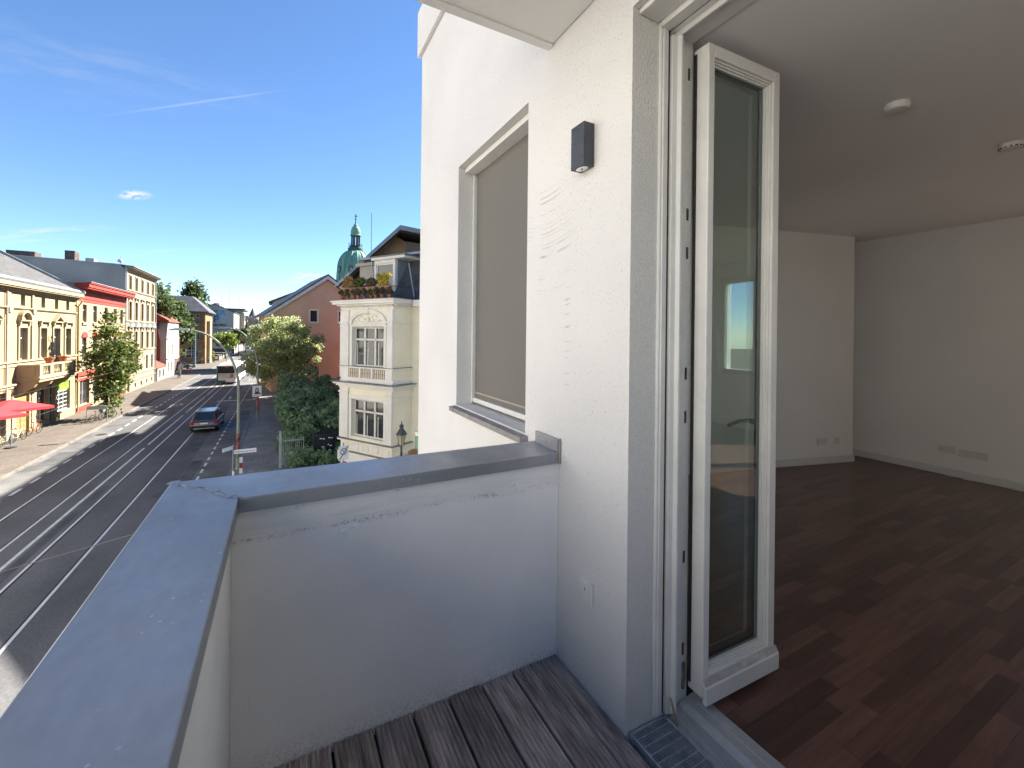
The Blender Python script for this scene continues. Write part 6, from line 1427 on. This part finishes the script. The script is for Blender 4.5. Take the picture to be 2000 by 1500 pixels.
for x in (-1, 1):
    MB().box(x*1.14-.07, x*1.14+.07, -.04, .03, .78, 1.12).build('tail_light', M_LIGHTR, bs, bevel=.02)
    for i in range(6): MB().box(x*1.275-.006, x*1.275+.006, .7+i*1.8, 2.35+i*1.8, 1.25, 2.65).build('side_window', M_BUSD, bs)
    for y in (3.2, 9.6):
        w = MB().lathe([(.02, -.13), (.42, -.13), (.48, -.06), (.48, .06), (.42, .13), (.02, .13)], n=20).build('wheel', M_TYRE, bs, (x*1.16, y, .48), (0, R(90), 0)); MB().lathe([(.02, 0), (.26, 0), (.27, -.02)], n=16).build('rim', M_RIM, w, (0, 0, x*.135))
MB().box(-1.0, 1.0, -.02, .3, .30, .35).build('underbody', M_TYRE, bs); MB().tube([(1.3, 11.7, 2.7), (1.55, 12.1, 2.6), (1.55, 12.1, 2.2)], .03, 6).build('mirror', M_DARK, bs)

# ================================================================== PEOPLE
def person(loc, rz, lab, shirt, trouser, h=1.74, pose='stand', hair=(.05, .03, .02)):
    t = thing('person', lab, 'person', loc, rz, 'people on the left pavement'); s = h/1.74
    P = {'pelvis': (0, 0, .95), 'waist': (0, 0, 1.10), 'chest': (0, 0, 1.32), 'neck': (0, .01, 1.48), 'head': (0, .02, 1.60), 'top': (0, .02, 1.70)}
    if pose == 'walk': legs = [((-.09, .0, .92), (-.10, .20, .52), (-.10, .10, .08), (-.10, .24, .04)), ((.09, 0, .92), (.10, -.02, .50), (.10, -.30, .12), (.10, -.20, .05))]; arms = [((-.19, 0, 1.42), (-.25, -.10, 1.16), (-.24, .02, .94)), ((.19, 0, 1.42), (.25, .12, 1.16), (.23, .28, .98))]
    elif pose == 'ride':
        legs = [((-.09, 0, .94), (-.11, .38, .72), (-.11, .20, .34), (-.11, .34, .28)), ((.09, 0, .94), (.11, .28, .58), (.11, .06, .20), (.11, .20, .15))]; arms = [((-.19, .12, 1.38), (-.25, .34, 1.2), (-.22, .55, 1.08)), ((.19, .12, 1.38), (.25, .34, 1.2), (.22, .55, 1.08))]
        P.update(chest=(0, .14, 1.30), neck=(0, .22, 1.45), head=(0, .27, 1.56), top=(0, .28, 1.66), waist=(0, .05, 1.10))
    else: legs = [((-.09, 0, .92), (-.10, .02, .50), (-.10, 0, .08), (-.11, .14, .04)), ((.09, 0, .92), (.10, .02, .50), (.10, 0, .08), (.11, .14, .04))]; arms = [((-.19, 0, 1.42), (-.25, .0, 1.15), (-.24, .06, .90)), ((.19, 0, 1.42), (.25, .0, 1.15), (.24, .06, .90))]
    vs = []; es = []; rad = []
    def av(p, r): vs.append(tuple(c*s for c in p)); rad.append(r*s); return len(vs)-1
    core = [av(P['pelvis'], .145), av(P['waist'], .125), av(P['chest'], .155), av(P['neck'], .06), av(P['head'], .095), av(P['top'], .07)]
    es += list(zip(core, core[1:]))
    for lg in legs:
        k = [core[0]]+[av(p, r) for p, r in zip(lg, (.095, .065, .045, .04))]; es += list(zip(k, k[1:]))
    for ar in arms:
        k = [core[2]]+[av(p, r) for p, r in zip(ar, (.06, .045, .035))]; es += list(zip(k, k[1:]))
    me = bpy.data.meshes.new('body'); me.from_pydata(vs, es, [])
    m = bpy.data.materials.new('clothing'); n, l = nt(m); b = n['Principled BSDF']; b.inputs['Roughness'].default_value = .8
    tc = n.new('ShaderNodeTexCoord'); sx = n.new('ShaderNodeSeparateXYZ'); l.new(tc.outputs['Object'], sx.inputs[0])
    cr = n.new('ShaderNodeValToRGB'); cr.color_ramp.interpolation = 'CONSTANT'; e = cr.color_ramp.elements
    e[0].color = (.02, .02, .02, 1); e[1].position = .06*s/2; e[1].color = (*trouser, 1)
    for (z, c) in ((.98, shirt), (1.46, (.42, .25, .17))): q = e.new(z*s/2); q.color = (*c, 1)
    dv = n.new('ShaderNodeMath'); dv.operation = 'DIVIDE'; dv.inputs[1].default_value = 2.0; l.new(sx.outputs['Z'], dv.inputs[0]); l.new(dv.outputs[0], cr.inputs[0]); l.new(cr.outputs[0], b.inputs['Base Color'])
    me.materials.append(m); o = place('body', me, t)
    sk_ = o.modifiers.new('skin', 'SKIN'); sk_.use_smooth_shade = True
    for i, r_ in enumerate(rad): me.skin_vertices[0].data[i].radius = (r_, r_*.85)
    me.skin_vertices[0].data[0].use_root = True
    sb = o.modifiers.new('sub', 'SUBSURF'); sb.levels = 1; sb.render_levels = 1
    hp_ = P['head']; MB().ball((hp_[0]*s, (hp_[1]-.02)*s, (hp_[2]+.06)*s), .108*s, 10, 7, (1, 1, .95)).build('hair', mat('hair_%d' % int(hair[0]*1000), hair, .8), t, smooth=True)
    return t
z0 = G+.1
person((-15.4, 92.0, z0), R(175), 'person in olive top and dark trousers on a bicycle at the white house', (.16, .19, .07), (.03, .03, .035), 1.75, 'ride')
bicycle((-15.4, 92.0, z0), R(265), 'dark bicycle ridden by the person in the olive top', M_BK1)
person((-15.0, 99.5, z0), R(150), 'small person in red jacket with pale helmet on the left pavement', (.42, .10, .08), (.25, .05, .05), 1.35, 'ride', (.5, .5, .48))
bicycle((-15.0, 99.5, z0), R(240), 'small bicycle ridden by the child in red', M_BK4).scale = (.8, .8, .8)
person((-16.0, 130.5, z0), R(10), 'person in grey-blue top walking on the left pavement beyond the bus', (.22, .24, .30), (.03, .03, .05), 1.75, 'walk')
person((-15.2, 133.5, z0), R(190), 'person in dark top standing at the far left kerb beyond the bus', (.03, .02, .03), (.04, .04, .05), 1.75, 'stand')
person((-17.2, 129.0, z0), R(0), 'person in green beside the ochre house', (.08, .24, .20), (.05, .10, .09), 1.7, 'stand')
person((-13.9, 168, z0), R(170), 'distant person in red-brown walking by the far left kerb', (.18, .07, .05), (.05, .03, .03), 1.75, 'walk')
tag(MB().box(-.03, .03, -.03, .03, 0, 2.7).box(-.32, .32, -.05, -.031, 1.5, 2.5).build('info_post', mat('pink_poster', (.52, .36, .36), .6, var=.3, scale=3), None, (-14.9, 90.2, z0)), 'thin post with pinkish poster at the left kerb by the white house', 'sign')
bt = thing('bus_stop', 'small bus stop shelter frame with sign flag on the far left pavement', 'bus stop', (-16.4, 138, z0), 0)
MB().tube([(0, 0, 0), (0, 0, 3.0)], .05, 8).build('post', M_GREYPOST, bt); MB().box(-.5, .5, -.03, .03, 2.3, 2.95).build('flag', M_SIGNW, bt); MB().box(.5, 3.4, 0, 1.4, 2.3, 2.42).build('roof', M_GREYPOST, bt)
for (x, y) in ((.6, .1), (3.3, .1), (.6, 1.3), (3.3, 1.3)): MB().box(x-.04, x+.04, y-.04, y+.04, 0, 2.3).build('column', M_GREYPOST, bt)
gw = thing('garden_wall', 'pale stone garden wall with piers along the far left pavement', 'wall', (-15.3, 143, z0), 0)
for i in range(9): MB().box(-.25, .25, i*4.2, i*4.2+.5, 0, 1.5).build('pier', M_WHITEWASH, gw)
for i in range(8): MB().box(-.06, .06, i*4.2+.5, i*4.2+4.2, .15, .95).build('panel', M_WHITEWASH, gw)
